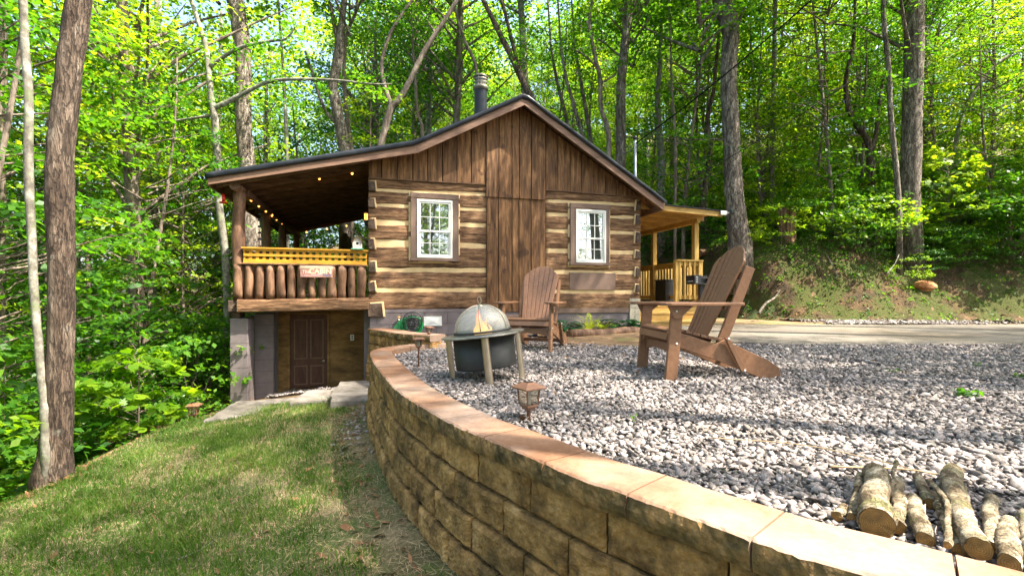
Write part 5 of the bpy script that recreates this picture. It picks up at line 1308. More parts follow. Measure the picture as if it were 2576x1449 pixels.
def fern(loc, s, lab, n=22, seed=3, name='fern', m='fern', w=.055):
    rr = random.Random(seed); mb = MB()
    for k in range(n):
        a = rr.uniform(0, 2*PI); el = rr.uniform(.5, 1.3); L = s*rr.uniform(.7, 1.1); d = Vector((math.cos(a)*math.cos(el), math.sin(a)*math.cos(el), math.sin(el))); q = Vector((0,0,0)); N_ = 13
        for i in range(N_):
            t = i/N_; d = (d+Vector((0,0,-.11))).normalized(); q2 = q+d*L/N_; sd = d.cross(Vector((0,0,1))).normalized(); ww = w*s/.35*math.sin(PI*(t*.85+.15))+.004
            for g in (-1, 1):
                mb.add([tuple(q), tuple(q+sd*g*ww*.5+d*.012), tuple(q+sd*g*ww+d*.004), tuple(q+sd*g*ww*.5-d*.006)], [(0,1,2,3)])
            q = q2
    o = mb.build(name, M[m]); o.location = loc; tag(o, lab, 'plant', 'plants in the cabin bed'); return o
def bedp(px, t): p = at(px, 800, 1); k = vwhere; u = None; v = -.06-.26*t; uu = cu(px, 800, v)[0]; q = cw(uu, v); q.z = .09; return q
hosta(bedp(1418, 1.0), .36, 'dark green hosta at the left end of the planting bed, by the chair', 16, 5)
hosta(bedp(1445, .9), .28, 'small dark hosta between the left hosta and the ferns', 12, 6)
fern(bedp(1482, 1.0), .50, 'bright lime fern, left of the two in the planting bed', 22, 3)
fern(bedp(1516, .9), .46, 'bright lime fern beside the big hosta in the planting bed', 20, 4)
hosta(bedp(1562, .9), .44, 'large dark green hosta at the right end of the planting bed', 26, 8)
hosta(bedp(1592, .7), .34, 'glossy green hosta spilling toward the block corner of the cabin', 16, 9)

# ================================================================== BY THE RIGHT PORCH
g_ = at(1764, 835, 9.6); GR = empty('park_grill', (g_.x, g_.y, .10), .15, 'black box charcoal grill on a single post in front of the right porch', 'grill')
z1 = at(1764, 693, 9.6).z-.10; z0 = at(1764, 714, 9.6).z-.10
MB().box(-.045,.045,-.045,.045,-.15,z0-.012).build('post', M['black'], GR, .004)
mb = MB().box(-.24,.24,-.17,.17,z0-.01,z0+.006).box(-.24,-.225,-.17,.17,z0+.007,z1).box(.225,.24,-.17,.17,z0+.007,z1).box(-.224,.224,.155,.17,z0+.007,z1)
mb.box(-.224,-.10,-.17,-.158,z0+.007,z1)
mb.build('firebox', M['black'], GR, .003)
mb = MB()
for k in range(12): x = -.21+k*.038; mb.tube([(x,-.16,z1-.05),(x,.15,z1-.05)], .005, 5)
mb.build('grate', M['steel'], GR)
mb = MB()
for k in range(4):
    for sx in (-.247,.241): mb.box(sx, sx+.006, -.12+k*.06, -.09+k*.06, z0+.04, z0+.055)
    mb.box(-.21,-.17,-.1735,-.1705,z0+.02+k*.035,z0+.028+k*.035)
mb.build('slots', M['vinyl'], GR)
bx0, bz1 = cu(1674, 706, vA+1.0); bx1, bz0 = cu(1697, 752, vA+1.0)
BX = MB().box(bx0, bx1+.08, vA+1.0, vA+1.45, zfl+.005, bz1).build('storage_box', M['drum'], None, .012); BX.location = (CL[0], CL[1], 0); BX.rotation_euler = (0,0,YAW)
tag(BX, 'plain black storage box on the right porch behind the balusters', 'storage box')
BXL = MB().box(bx0-.012, bx1+.092, vA+.988, vA+1.462, bz1+.001, bz1+.03).build('lid', M['black'], BX, .006)
FLd = empty('flood_light', cw(uE1, ev-.02, zE1+.0), YAW, 'white flood light on the front corner of the right porch roof', 'flood light')
MB().box(-.13,.02,-.045,-.005,-.055,.035).build('mount', M['vinyl'], FLd, .006)
MB().tube([(.02,-.03,-.01),(.07,-.05,.0)], .018, 10).build('arm', M['vinyl'], FLd)
hm = Matrix.Translation((.115,-.08,.02)) @ Matrix.Rotation(.6, 4, 'Z') @ Matrix.Rotation(-.3, 4, 'X')
MB().box(-.065,.065,-.03,.03,-.05,.05,hm).build('lamp_head', M['black'], FLd, .006)
MB().box(-.055,.055,-.033,-.0305,-.04,.04,hm).build('lens', M['glass_bright'], FLd)

# ================================================================== SERVICE MAST AND WIRES
mu, mz = cu(1598, 345, 2.0); MS = empty('service_mast', cw(mu, 2.0, 0), YAW, 'grey metal electric service mast with drooping wires above the right roof slope', 'mast')
gm2 = pmat('galvanised_pipe', [(.3,(.22,.24,.25)),(.7,(.36,.38,.39))], scale=6, rough=.45, metallic=.6, bump=.1)
MB().tube([(0,0,roof_z(mu)-.05),(0,0,mz-.06)], .035, 14).build('pipe', gm2, MS)
MB().lathe([(0,mz+.03),(.04,mz+.02),(.055,mz-.02),(.05,mz-.06),(.0,mz-.06)], 14).build('weatherhead', M['black'], MS)
MB().tube([tuple(q) for q in catmull([(-.03,0,mz-.04),(-.2,-.05,mz-.02),(-.42,0,mz-.2),(-.40,0,mz-.42),(-.2,0,mz-.38),(.08,0,mz-.17)], 6)], .010, 6).build('loop_wire', M['black'], MS)
MB().tube([tuple(q) for q in catmull([(.03,0,mz-.03),(.2,-.05,mz-.12),(.38,0,mz-.32),(.34,0,mz-.46),(.2,0,mz-.30),(.06,0,mz-.17)], 6)], .009, 6).build('loop_wire', M['black'], MS)
mtop = cw(mu, 2.0, mz-.17)
def wirep(a, b, sag, r, lab):
    pts = [a.lerp(b, i/24)-Vector((0,0,sag*4*(i/24)*(1-i/24))) for i in range(25)]
    tag(MB().tube(pts, r, 6).build('power_cable', M['cable']), lab, 'cable', 'overhead cables')
wirep(mtop, at(2110, -62, 9.5), .12, .017, 'thick black overhead cable rising from the mast to the top of the photo')
wirep(cw(UR+.22, -.1, roof_z(UR+.22)-.02), at(2440, -15, 10.5), .25, .009, 'thin black cable running from the right eave up across the tall trunks')
wirep(at(1940, 400, 15), at(2640, -20, 13), .25, .008, 'farther thin cable crossing the upper right of the woods')

# ================================================================== STUMPS, ROCKS, FALLEN BRANCHES
def stump(loc, r, h, lab, seed, m='rot'):
    mb = MB(); n = 26; vs = []; L = 12
    for i in range(L+1):
        t = i/L
        for k in range(n):
            a = 2*PI*k/n; rr_ = r*(1+.55*max(0, .32-t)**1.2*2.2*(1+.5*math.sin(k*1.6+seed)))*(1+.07*math.sin(k*2.3+seed)+.16*MN.noise(Vector((math.cos(a)*2.5, math.sin(a)*2.5+seed, t*1.4))))
            zz_ = h*t+(0 if t < .9 else .10*h*MN.noise(Vector((math.cos(a)*3, math.sin(a)*3, seed))))
            vs.append((rr_*math.cos(a)+.06*t*r, rr_*math.sin(a), zz_))
    fs = [(i*n+k, i*n+(k+1) % n, (i+1)*n+(k+1) % n, (i+1)*n+k) for i in range(L) for k in range(n)]
    vs.append((0,0,h*.93)); fs += [(L*n+k, L*n+(k+1) % n, (L+1)*n) for k in range(n)]
    o = mb.add(vs, fs, False).build('tree_stump', M[m]); o.location = loc; tag(o, lab, 'stump'); return o
p = at(1981, 632, 13.2); hz = float(h_right(p.x, p.y)); stump((p.x, p.y, p.z-.12), .20, at(1981, 528, 13.2).z-p.z+.14, 'tall weathered splitting tree stump on top of the bank', 1)
p = Vector((-5.02, 6.75, 0)); p.z = float(h_lawn(p.x, p.y))-.06; stump(p, .10, .28, 'small sawn stump at the lawn edge near the young maple', 5, 'rot')
def rock(loc, s, lab, m, seed):
    import bmesh
    bm = bmesh.new(); bmesh.ops.create_icosphere(bm, subdivisions=2, radius=1)
    for v in bm.verts:
        d = 1+.5*MN.noise(v.co*1.1+Vector((seed,0,0)))+.35*MN.noise(v.co*3+Vector((seed,4,0))); v.co = Vector((v.co.x*s[0]*d, v.co.y*s[1]*d, v.co.z*s[2]*d))
    me = bpy.data.meshes.new('rock'); bm.to_mesh(me); bm.free(); o = link('rock', me, m); o.location = loc; o.rotation_euler = (0,.15,seed); tag(o, lab, 'rock'); return o
orock = pmat('orange_clay_rock', [(.3,(.26,.10,.04)),(.6,(.44,.20,.085)),(.8,(.52,.28,.14))], scale=3, rough=.9, bump=.6)
p = at(2344, 716, 11.75); rock((p.x+.03, p.y+.22, p.z-.03), (.22,.26,.17), 'orange clay boulder sticking out of the mossy bank', orock, 2)
rock((-4.28, 4.55, float(h_lawn(-4.28, 4.55))), (.07,.06,.04), 'small orange stone by the foot of the thick tree', orock, 3)
def branch(px, lab, r=.02, m='bark_pale'):
    pts = []
    for (x, y, d) in px: q = at(x, y, d); pts.append(q)
    pts = [Vector(q) for q in catmull(pts, 5)]; n = len(pts)
    tag(MB().tube(pts, [r*(1-.6*i/n) for i in range(n)], 8, jit=.12, seed=r*99).build('fallen_branch', M[m]), lab, 'branch', 'dead branches lying about')
branch([(1908,790,10.9),(1925,765,11.1),(1950,748,11.3),(1962,730,11.5)], 'pale dead branch standing in the bank foot right of the near chair', .034, 'bark')
branch([(2080,640,12.3),(2105,690,12.0),(2100,700,11.9)], 'short dead stick on the upper bank', .012)
branch([(2230,690,11.8),(2250,665,12.0),(2262,640,12.2)], 'slim bent stick rising from the middle of the bank', .014)
branch([(1760,637,14.5),(1800,630,14.6),(1850,622,14.8)], 'fallen orange-brown log on the ground behind the right porch', .11, 'rot')
def gb(pts, lab, r, hf, m='bark_pale', lift=.012):
    P = [Vector((x, y, float(hf(x, y))+lift)) for x, y in pts]; P = [Vector(q) for q in catmull(P, 5)]; n = len(P)
    tag(MB().tube(P, [r*(1-.6*i/n) for i in range(n)], 7, jit=.15, seed=r*77).build('fallen_branch', M[m]), lab, 'branch', 'dead branches lying about')
gb([(-1.98,2.83),(-1.90,2.90),(-1.87,3.02),(-1.92,3.14)], 'pale forked twig lying on the lawn', .006, h_lawn)
gb([(1.35,2.02),(1.62,1.98),(1.75,1.88)], 'tan twig on the gravel above the firewood', .005, h_yard, 'straw', .03)
gb([(1.02,2.45),(1.4,2.30),(1.62,2.05),(1.70,1.9)], 'long thin dry stem curving over the gravel to the firewood', .003, h_yard, 'straw', .03)
gb([(-4.9,3.6),(-4.6,4.4),(-4.45,5.2),(-4.55,5.9)], 'thin pole edging the lawn along the woods', .03, h_lawn, 'rot', .02)
gb([(-4.95,2.5),(-4.85,3.2),(-4.75,3.9)], 'dark rotten pole at the left edge of the lawn', .035, h_lawn, 'rot', .02)
# ================================================================== FOREST
KITE = np.array([(0,-.5,0),(.30,-.02,.07),(0,.5,-.03),(-.30,-.02,.07)])
OVAL = np.array([(0,-.5,0),(.20,-.30,.04),(.27,.02,.06),(.14,.34,.03),(0,.54,-.05),(-.14,.34,.03),(-.27,.02,.06),(-.20,-.30,.04)])
MAPLE = np.array([(.04,-.5,0),(.30,-.42,.02),(.50,-.10,-.04),(.24,-.06,.03),(.36,.26,-.03),(.12,.14,.03),(0,.56,-.06),(-.12,.14,.03),(-.36,.26,-.03),(-.24,-.06,.03),(-.50,-.10,-.04),(-.30,-.42,.02)])
def leaf_verts(P, Nn, S, shape, rng):
    n = len(P); Nn = Nn/np.linalg.norm(Nn, axis=1)[:,None]
    r = rng.normal(size=(n,3)); a = np.cross(Nn, r); a /= np.linalg.norm(a, axis=1)[:,None]; b = np.cross(Nn, a)
    s = S[:,None,None]
    return P[:,None,:]+s*(shape[None,:,0:1]*a[:,None,:]+shape[None,:,1:2]*b[:,None,:]+shape[None,:,2:3]*Nn[:,None,:])
def leaf_mesh(name, P, Nn, S, shape, rng):
    V = leaf_verts(P, Nn, S, shape, rng); k = len(shape); n = len(P)
    return np_mesh(name, V, (np.arange(n)*k)[:,None]+np.arange(k)[None])
def spray_points(C, D, R, n, rng, flat=.16, drop=.22):
    # leaves held along the twigs of flat, drooping sprays
    m = len(C); k = rng.integers(0, 7, size=(m,n)); t = np.sqrt(rng.uniform(.02,1,(m,n)))
    ang = (k-3)*.33+rng.normal(0,.10,(m,n)); r = R[:,None]
    base = np.arctan2(D[:,1], D[:,0])[:,None]+ang
    x = C[:,0:1]+r*t*np.cos(base)*1.15-r*.35*np.cos(base-ang); y = C[:,1:2]+r*t*np.sin(base)*1.15-r*.35*np.sin(base-ang)
    z = C[:,2:3]+rng.normal(0,flat*.35,(m,n))*r-drop*r*t**2+D[:,2:3]*r*t
    P = np.stack([x,y,z],-1).reshape(-1,3); P += rng.normal(0,.03,P.shape)
    N_ = rng.normal(0,.45,P.shape); N_[:,2] += 1; N_[:,:2] += .35*np.repeat(D[:,:2], n, 0)
    return P, N_
def branch_tubes(C, root_fn, every, r0, rng):
    mb = MB()
    for i in range(0, len(C), every):
        c = Vector(C[i]); s = Vector(root_fn(C[i])); mid = s.lerp(c, .5)+Vector((rng.normal()*.08, rng.normal()*.08, .12*(c-s).length*rng.uniform(-.3,1)))
        L = (c-s).length; rr = r0*min(1.4, .5+L*.35)
        q = [s, s.lerp(mid, .6)+Vector((rng.normal()*.04, rng.normal()*.04, 0)), mid, mid.lerp(c, .6)+Vector((0,0,.03)), c]
        mb.tube(q, [rr, rr*.8, rr*.6, rr*.4, rr*.2], 5, cap=False)
    return mb.mesh('branches')
def crown_canopy(seed, nsp=190, nl=44, size=.125, rx=3.0, rz=4.0, shape=KITE):
    rng = np.random.default_rng(seed); d = rng.normal(size=(nsp,3)); d /= np.linalg.norm(d,axis=1)[:,None]
    rad = rng.uniform(.30,1,nsp)**.6; lob = 1+.28*np.sin(d[:,0]*4+seed)*np.cos(d[:,1]*5+d[:,2]*3)
    C = d*rad[:,None]*lob[:,None]*np.array([rx,rx,rz]); D = C*np.array([1,1,.12]); D /= np.linalg.norm(D,axis=1)[:,None]
    P, Nn = spray_points(C, D, rng.uniform(.55,1.0,nsp), nl, rng, .3)
    me = leaf_mesh('crown', P, Nn, size*rng.uniform(.65,1.25,len(P)), shape, rng)
    br = branch_tubes(C, lambda c: (0,0,c[2]-abs(c[0])*.6-abs(c[1])*.6-.2), 5, .035, rng)
    return me, br
def crown_under(seed, H=7.0, nsp=95, nl=46, size=.10, R=1.7, z0=.7, shape=KITE):
    rng = np.random.default_rng(seed); t = rng.uniform(0,1,nsp); a = rng.uniform(0,2*PI,nsp); z = z0+(H-z0)*t
    rr = R*(np.sin(PI*(t*.8+.12)))*rng.uniform(.35,1.1,nsp)
    C = np.stack([rr*np.cos(a), rr*np.sin(a), z],1); D = np.stack([np.cos(a), np.sin(a), np.full(nsp,.08)],1)
    P, Nn = spray_points(C, D, rng.uniform(.40,.80,nsp), nl, rng, .13, .18)
    me = leaf_mesh('crown', P, Nn, size*rng.uniform(.65,1.25,len(P)), shape, rng)
    br = branch_tubes(C, lambda c: (0,0,max(.2,c[2]-.35*math.hypot(c[0],c[1]))), 2, .018, rng)
    return me, br
def crown_shrub(seed, nsp=42, nl=42, size=.085, R=.95, H=1.5, shape=KITE):
    rng = np.random.default_rng(seed); a = rng.uniform(0,2*PI,nsp); rr = R*np.sqrt(rng.uniform(0,1,nsp)); z = H*rng.uniform(.15,1,nsp)*np.sqrt(1-(rr/R)**2*.7)
    C = np.stack([rr*np.cos(a), rr*np.sin(a), z],1); D = np.stack([np.cos(a), np.sin(a), np.full(nsp,.1)],1)
    P, Nn = spray_points(C, D, rng.uniform(.22,.42,nsp), nl, rng, .16, .15)
    me = leaf_mesh('foliage', P, Nn, size*rng.uniform(.6,1.25,len(P)), shape, rng)
    br = branch_tubes(C, lambda c: (c[0]*.15,c[1]*.15,0), 2, .009, rng)
    return me, br
CAN = [crown_canopy(s) for s in (1,2,3)]+[crown_canopy(9, 260, 50, .135, 3.6, 4.8)]
UND = [crown_under(s) for s in (11,12,13)]+[crown_under(14, 5.0, 80, 46, .09, 1.5), crown_under(15, 9.0, 130, 46, .11, 2.1, 1.5)]
SHR = [crown_shrub(s) for s in (21,22,23)]
def trunk_mesh(seed, H, r, n=10, lean=.4, flare=True):
    rng = random.Random(seed); pts = []; rad = []; N_ = 16; ax, ay = rng.uniform(-lean,lean), rng.uniform(-lean,lean)
    for i in range(N_+1):
        t = i/N_; pts.append((ax*t**1.3+.10*math.sin(t*5+seed), ay*t**1.3+.10*math.sin(t*4+seed*2), -.3+(H+.3)*t)); rad.append(r*(1-.72*t)*(1+(.5*max(0, .06-t)/.06 if flare else 0)))
    return MB().tube(pts, rad, n, jit=.10, seed=seed).mesh('trunk')
TR_CAN = [trunk_mesh(s, 15, .17) for s in (1,2,3)]; TR_UND = [trunk_mesh(s, 7.5, .055, 7, .6) for s in (5,6,7)]
def zg(x, y): return float(h_ground(x, y))
def use(me, name, m, root, loc=(0,0,0), sc=(1,1,1), rz=0):
    o = bpy.data.objects.new(name, me); COL.objects.link(o)
    if not me.materials: me.materials.append(M['leaf'])
    o.material_slots[0].link = 'OBJECT'; o.material_slots[0].material = M[m]
    o.parent = root; o.location = loc; o.scale = sc; o.rotation_euler = (0,0,rz); return o
_side = lambda x: 'left' if x < -5 else ('right' if x > 6 else 'behind the cabin')
def where(x, y):
    px = 1288+F*x/max(y, 1)
    if px < 520: return 'in the woods left of the cabin'
    if px < 1320: return 'behind the roof left of the ridge'
    if px < 1840: return 'behind the roof right of the ridge'
    return 'on the slope beyond the road'
TONE = {'leaf': 'mid green', 'leaf_warm': 'yellow-green', 'leaf_cool': 'deep green'}
BK = {'bark': 'furrowed grey', 'bark_dark': 'dark brown', 'bark_pale': 'pale mottled'}
def canopy_tree(x, y, k, s=1.0, m='leaf', bark='bark_dark', zc=11.0, label=None, h=None, group='tall trees of the surrounding woods'):
    z = zg(x, y) if h is None else h
    r = empty('forest_tree', (x, y, z), rb(0,6.3), label or f'tall {TONE[m]} tree with {BK[bark]} trunk {where(x, y)}', 'tree', group)
    use(TR_CAN[k % 3], 'trunk', bark, r, sc=(s,s,s)); me, br = CAN[k % 4]
    c = use(me, 'crown', m, r, (0,0,zc*s), (s,s,s), rb(0,6.3)); use(br, 'branches', bark, r, (0,0,zc*s), (s,s,s), c.rotation_euler[2]); return r
def under_tree(x, y, k, s=1.0, m='leaf', label=None, group='slim understory trees of the woods'):
    r = empty('understory_tree', (x, y, zg(x, y)), rb(0,6.3), label or f'slim understory tree with layers of {TONE[m]} leaves {where(x, y)}', 'tree', group)
    use(TR_UND[k % 3], 'trunk', 'bark_dark', r, sc=(s,s,s)); me, br = UND[k % 5]
    a = rb(0,6.3); use(me, 'crown', m, r, (0,0,0), (s,s,s), a); use(br, 'branches', 'bark_dark', r, (0,0,0), (s,s,s), a); return r
def shrub(x, y, k, s=1.0, m='leaf', z=None, label=None):
    r = empty('shrub', (x, y, zg(x, y)-.05 if z is None else z), rb(0,6.3), label or f'low {TONE[m]} leafy shrub {where(x, y)}', 'shrub', 'shrubs of the forest floor')
    me, br = SHR[k % 3]; use(me, 'foliage', m, r, sc=(s,s,s)); use(br, 'stems', 'bark_dark', r, sc=(s,s,s)); return r

# ---- trunks one can tell apart, measured in the photograph
def T(px, d, label, bark='bark', crown=('leaf', 1.0), name='tall_tree', flare=True, top=14, cat='tree', extra=None, taper=.5, seed=0, n=14, crown_off=(0,0), down=.3):
    P = [at(x, y, d) for x, y, w in px]; Rr = [w/F*d/2*math.cos(math.atan((x-1288)/F)) for x, y, w in px]
    c = np.array(catmull([np.array([*p, r]) for p, r in zip(P, Rr)], 5)); P = [Vector(q[:3]) for q in c]; Rr = [q[3] for q in c]
    base = P[0].copy(); gzv = zg(base.x, base.y)
    if P[0].z > gzv-down:
        low = Vector((base.x, base.y, min(gzv-down, base.z-.1))); P.insert(0, low); Rr.insert(0, Rr[0]*(1.18 if flare else 1.0))
    dz_ = (P[-1]-P[-4]); dz_.normalize(); dz_ = (dz_+Vector((0,0,1.5))).normalized(); t0 = P[-1].copy(); r0 = Rr[-1]
    if top:
        L = max(1.0, (top-t0.z))
        for k in range(1, 7): P.append(t0+dz_*L*k/6); Rr.append(r0*(1-(1-taper*.4)*k/6))
    root = empty(name, (base.x, base.y, P[0].z), 0, label, cat); o0 = Vector((base.x, base.y, P[0].z))
    MB().tube([p-o0 for p in P], Rr, n, jit=.13, seed=seed+d).build('trunk', M[bark], root)
    if extra:
        for e in extra:
            Q = [at(x, y, d+(g if len(e) > 3 else 0)) for (x, y, w), g in zip(e, [0]*len(e))]; R2 = [w/F*d/2 for x, y, w in e]
            c = np.array(catmull([np.array([*p, r]) for p, r in zip(Q, R2)], 6)); mb = MB()
            MB().tube([Vector(q[:3])-o0 for q in c], [q[3] for q in c], 8, jit=.12, seed=seed+3).build('branch', M[bark], root)
            # leafy twigs along the limb
            rng = np.random.default_rng(int(seed*7+e[0][0])); idx = rng.integers(len(c)//3, len(c), 9)
            C = c[idx,:3]-np.array(o0)+rng.normal(0,.22,(9,3)); D = rng.normal(size=(9,3))*np.array([1,1,.1]); D /= np.linalg.norm(D,axis=1)[:,None]
            Pp, Nn = spray_points(C, D, rng.uniform(.3,.6,9), 40, rng)
            me = leaf_mesh('leaves', Pp, Nn, .095*rng.uniform(.7,1.2,len(Pp)), KITE, rng); use(me, 'leaves', 'leaf', root)
    if crown:
        me, br = CAN[int(d*3) % 4]; k = crown[1]*(.6 if crown[1] < .95 else .85); tp = P[-1]-o0
        cr = use(me, 'crown', crown[0], root, (tp.x+crown_off[0], tp.y+crown_off[1], tp.z-2.2*k+1), (k,k,k), rb(0,6)); use(br, 'branches', bark, root, cr.location, (k,k,k), cr.rotation_euler[2])
    return root
T([(132,1205,118),(140,1120,92),(148,1000,82),(152,880,74),(155,700,74),(152,560,76),(150,430,78),(160,300,74),(178,150,74),(200,0,70)], 4.55, 'thick brown maple trunk in the left foreground, rising from the lawn edge', 'bark_red', ('leaf',.9), top=11, seed=1, n=20, crown_off=(-2.0,1.0))
T([(118,1130,34),(112,1010,29),(98,880,25),(86,740,26),(80,600,25),(72,440,27),(72,250,26),(62,100,24),(58,0,24)], 4.45, 'slim pale mottled trunk leaning beside the thick foreground trunk', 'bark_pale', ('leaf',.6), top=10, seed=2, n=14, crown_off=(-2,1.5))
T([(6,900,20),(4,700,18),(8,520,18),(2,330,16),(5,100,15)], 7.5, 'narrow dark trunk at the very left edge of the photo', 'bark_dark', ('leaf',.7), seed=3, n=10)
T([(636,640,50),(630,560,48),(622,430,44),(612,300,42),(612,180,42),(605,80,44),(592,0,46)], 12.2, 'big pale grey trunk rising behind the left porch posts', 'bark', ('leaf',1.1), seed=4, n=18,
  extra=[[(628,240,14),(600,250,10),(560,262,6)]])
T([(572,760,20),(566,640,20),(552,520,20),(548,420,18),(540,300,20),(530,240,17),(520,130,14),(500,60,12),(470,-30,10)], 10.0, 'crooked sunlit trunk left of the porch, its long limbs sweeping right', 'bark_pale', ('leaf',.8), seed=5,
  extra=[[(538,272,13),(570,258,12),(620,232,10),(680,205,9),(760,200,8),(850,203,6),(930,212,5),(985,212,3)], [(528,168,11),(560,145,9),(610,118,8),(680,104,7),(720,98,6),(745,66,4)], [(536,290,8),(470,300,6),(400,310,4),(350,300,3)]])
T([(222,700,14),(220,600,13),(224,500,12),(218,380,10),(230,250,9)], 12.0, 'thin brown trunk right of the foreground maple, half hidden by leaves', 'bark_dark', ('leaf_warm',.8), seed=6, n=8)
T([(722,400,12),(720,330,11),(716,250,9),(713,180,8),(706,90,7),(700,0,6)], 14.0, 'slim straight trunk above the left porch roof', 'bark_pale', ('leaf',.7), seed=7, n=8)
T([(868,386,30),(858,330,29),(845,260,28),(838,215,25),(850,150,26),(856,90,22),(862,40,17),(868,-20,15)], 14.5, 'grey trunk with an S bend above the porch roof', 'bark', ('leaf',1.0), seed=8,
  extra=[[(852,110,14),(840,60,10),(832,10,8)], [(868,330,12),(820,280,9),(790,200,8),(768,130,6)]])
T([(884,384,14),(876,320,13),(868,240,12),(866,160,10),(872,90,9),(892,40,7)], 15.5, 'thinner trunk close behind the S bent trunk', 'bark_dark', ('leaf',.8), seed=9, n=8)
T([(958,362,18),(972,310,18),(985,268,18),(1005,250,15),(1030,205,14),(1062,140,13),(1096,85,12),(1130,35,11),(1156,-10,10)], 13.5, 'dark forked tree with two curving arms left of the chimney', 'bark_dark', ('leaf',.8), seed=10,
  extra=[[(984,268,13),(970,225,11),(960,180,10),(966,130,10),(990,70,9),(1030,10,7),(1050,-20,6)], [(1096,85,8),(1078,60,6),(1062,30,4)]])
T([(1062,320,9),(1050,280,8),(1046,220,8),(1040,150,6)], 16.5, 'very thin dark stem left of the stove pipe', 'bark_dark', ('leaf_warm',.7), seed=11, n=7)
T([(1342,255,17),(1320,215,16),(1290,150,15),(1262,95,14),(1235,40,12),(1210,-10,11)], 14.5, 'reddish leaning trunk running up left from the cabin ridge', 'bark_red', ('leaf',.8), seed=12, n=9,
  extra=[[(1322,218,11),(1300,150,10),(1282,80,9),(1262,0,8)]])
T([(1200,210,9),(1195,160,9),(1172,110,8),(1155,60,7),(1140,0,6)], 16.0, 'thin dark tree just left of the stove pipe top', 'bark_dark', ('leaf_warm',.7), seed=13, n=7)
T([(1560,470,28),(1562,380,27),(1562,300,26),(1562,220,24),(1568,150,23),(1575,80,22),(1580,40,26)], 15.0, 'upright grey trunk forking near the top, right of the gable', 'bark', ('leaf',1.0), seed=14, top=13,
  extra=[[(1578,62,17),(1590,20,15),(1606,-20,13)], [(1574,62,13),(1560,20,11),(1545,-20,10)]])
T([(1532,400,13),(1530,330,13),(1512,270,12),(1510,200,11),(1496,140,10),(1482,60,9),(1490,0,7)], 14.5, 'narrow wavy trunk left of the forked grey one', 'bark_dark', ('leaf_warm',.7), seed=15, n=8,
  extra=[[(1510,180,6),(1470,140,5),(1430,120,3)], [(1512,210,6),(1545,190,5),(1570,160,3)]])
for (a, b, lab) in ((1488,1460,'first of three thin slanting stems above the right roof slope'), (1470,1425,'second thin slanting stem above the right roof slope'), (1440,1400,'leftmost thin slanting stem above the right roof slope')):
    T([(a,360,11),((a+b)/2,280,10),(b,200,8),(b-14,120,6)], 15.5+(a % 7)*.3, lab, 'bark', ('leaf',.7), seed=a, n=7)
T([(1862,612,64),(1854,560,54),(1846,480,48),(1842,400,46),(1838,300,44),(1832,190,42),(1838,90,42),(1826,30,50),(1812,-20,50)], 13.0, 'big furrowed grey trunk on the bank behind the near chair', 'bark', ('leaf',1.25), seed=20, n=20,
  extra=[[(1846,110,10),(1858,60,8),(1872,20,7)], [(1840,360,5),(1800,350,5),(1760,352,4),(1720,348,3)]])
T([(1942,420,14),(1944,330,13),(1946,220,13),(1948,110,12),(1950,0,12)], 16.0, 'straight slim trunk right of the big furrowed one', 'bark', ('leaf_warm',.8), seed=21, n=9)
T([(2194,480,22),(2190,400,20),(2180,350,18),(2150,310,15),(2132,260,14),(2128,200,12),(2145,120,11),(2150,60,9)], 14.5, 'crooked brown tree with a kink, right half of the woods', 'bark_red', ('leaf_warm',.9), seed=22, n=10,
  extra=[[(2192,380,12),(2205,330,10),(2212,260,8),(2222,200,6)]])
T([(2262,545,17),(2258,470,16),(2250,380,16),(2240,280,15),(2236,180,14),(2224,60,14),(2222,-10,13)], 12.3, 'slim bent trunk just left of the thick right hand trunk', 'bark', ('leaf',.8), seed=23, n=10)
T([(2290,570,62),(2288,520,56),(2292,420,56),(2294,300,54),(2298,180,54),(2300,80,54),(2298,0,54)], 12.6, 'thick straight grey trunk at the right of the photo, on the bank', 'bark', ('leaf',1.3), seed=24, n=20)
T([(1662,470,20),(1664,400,20),(1658,330,18),(1654,260,15),(1660,170,12)], 16.5, 'mottled trunk behind the electric mast', 'bark_pale', ('leaf_warm',.8), seed=25, n=9)
T([(1770,500,18),(1782,430,17),(1786,360,15),(1780,300,13),(1795,230,10)], 15.5, 'leaning trunk between the mast and the big furrowed trunk', 'bark_red', ('leaf_warm',.7), seed=26, n=9)
T([(1698,520,8),(1700,400,8),(1696,300,7),(1690,220,6)], 14.2, 'thin dark sapling stem behind the right porch roof', 'bark_dark', ('leaf',.6), seed=27, n=7)
T([(2400,440,14),(2402,380,14),(2418,300,13),(2452,230,12),(2510,160,10),(2590,110,8)], 14.0, 'pale leaning trunk in the bright leaves at upper right', 'bark_pale', None, seed=28, n=9, top=0)

def rpos(a, d): a = math.radians(a); return d*math.sin(a), d*math.cos(a)
def ok(x, y, r=0):
    ub = (x-CL[0])*CU+(y-CL[1])*CV; vb = -(x-CL[0])*CV+(y-CL[1])*CU
    if -3.4-r < ub < 7.6+r and vb < 6.9+r*.7: return False
    if y < 9.5: return x < -5.6-r*.5
    if x > 4: return y > bank_foot(x)+1.9
    return True
random.seed(21)
cnt = 0; used = []
# canopy trees in rings
for i in range(400):
    if cnt >= 46: break
    a, d = rb(-56, 56), 12+30*random.random()**1.25; x, y = rpos(a, d)
    if (x > 4 and y < 30 and i % 3) or (x > -6 and y < 22 and i % 2): continue
    if not ok(x, y, 1.0) or any((x-u)**2+(y-v)**2 < 3.4 for u, v in used): continue
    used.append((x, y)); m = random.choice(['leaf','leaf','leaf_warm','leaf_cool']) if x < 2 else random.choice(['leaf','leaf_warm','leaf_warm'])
    s = rb(.85,1.3); canopy_tree(x, y, i, s, m, random.choice(['bark','bark_dark','bark_pale','bark_dark']), zc=rb(8.5,13)); cnt += 1
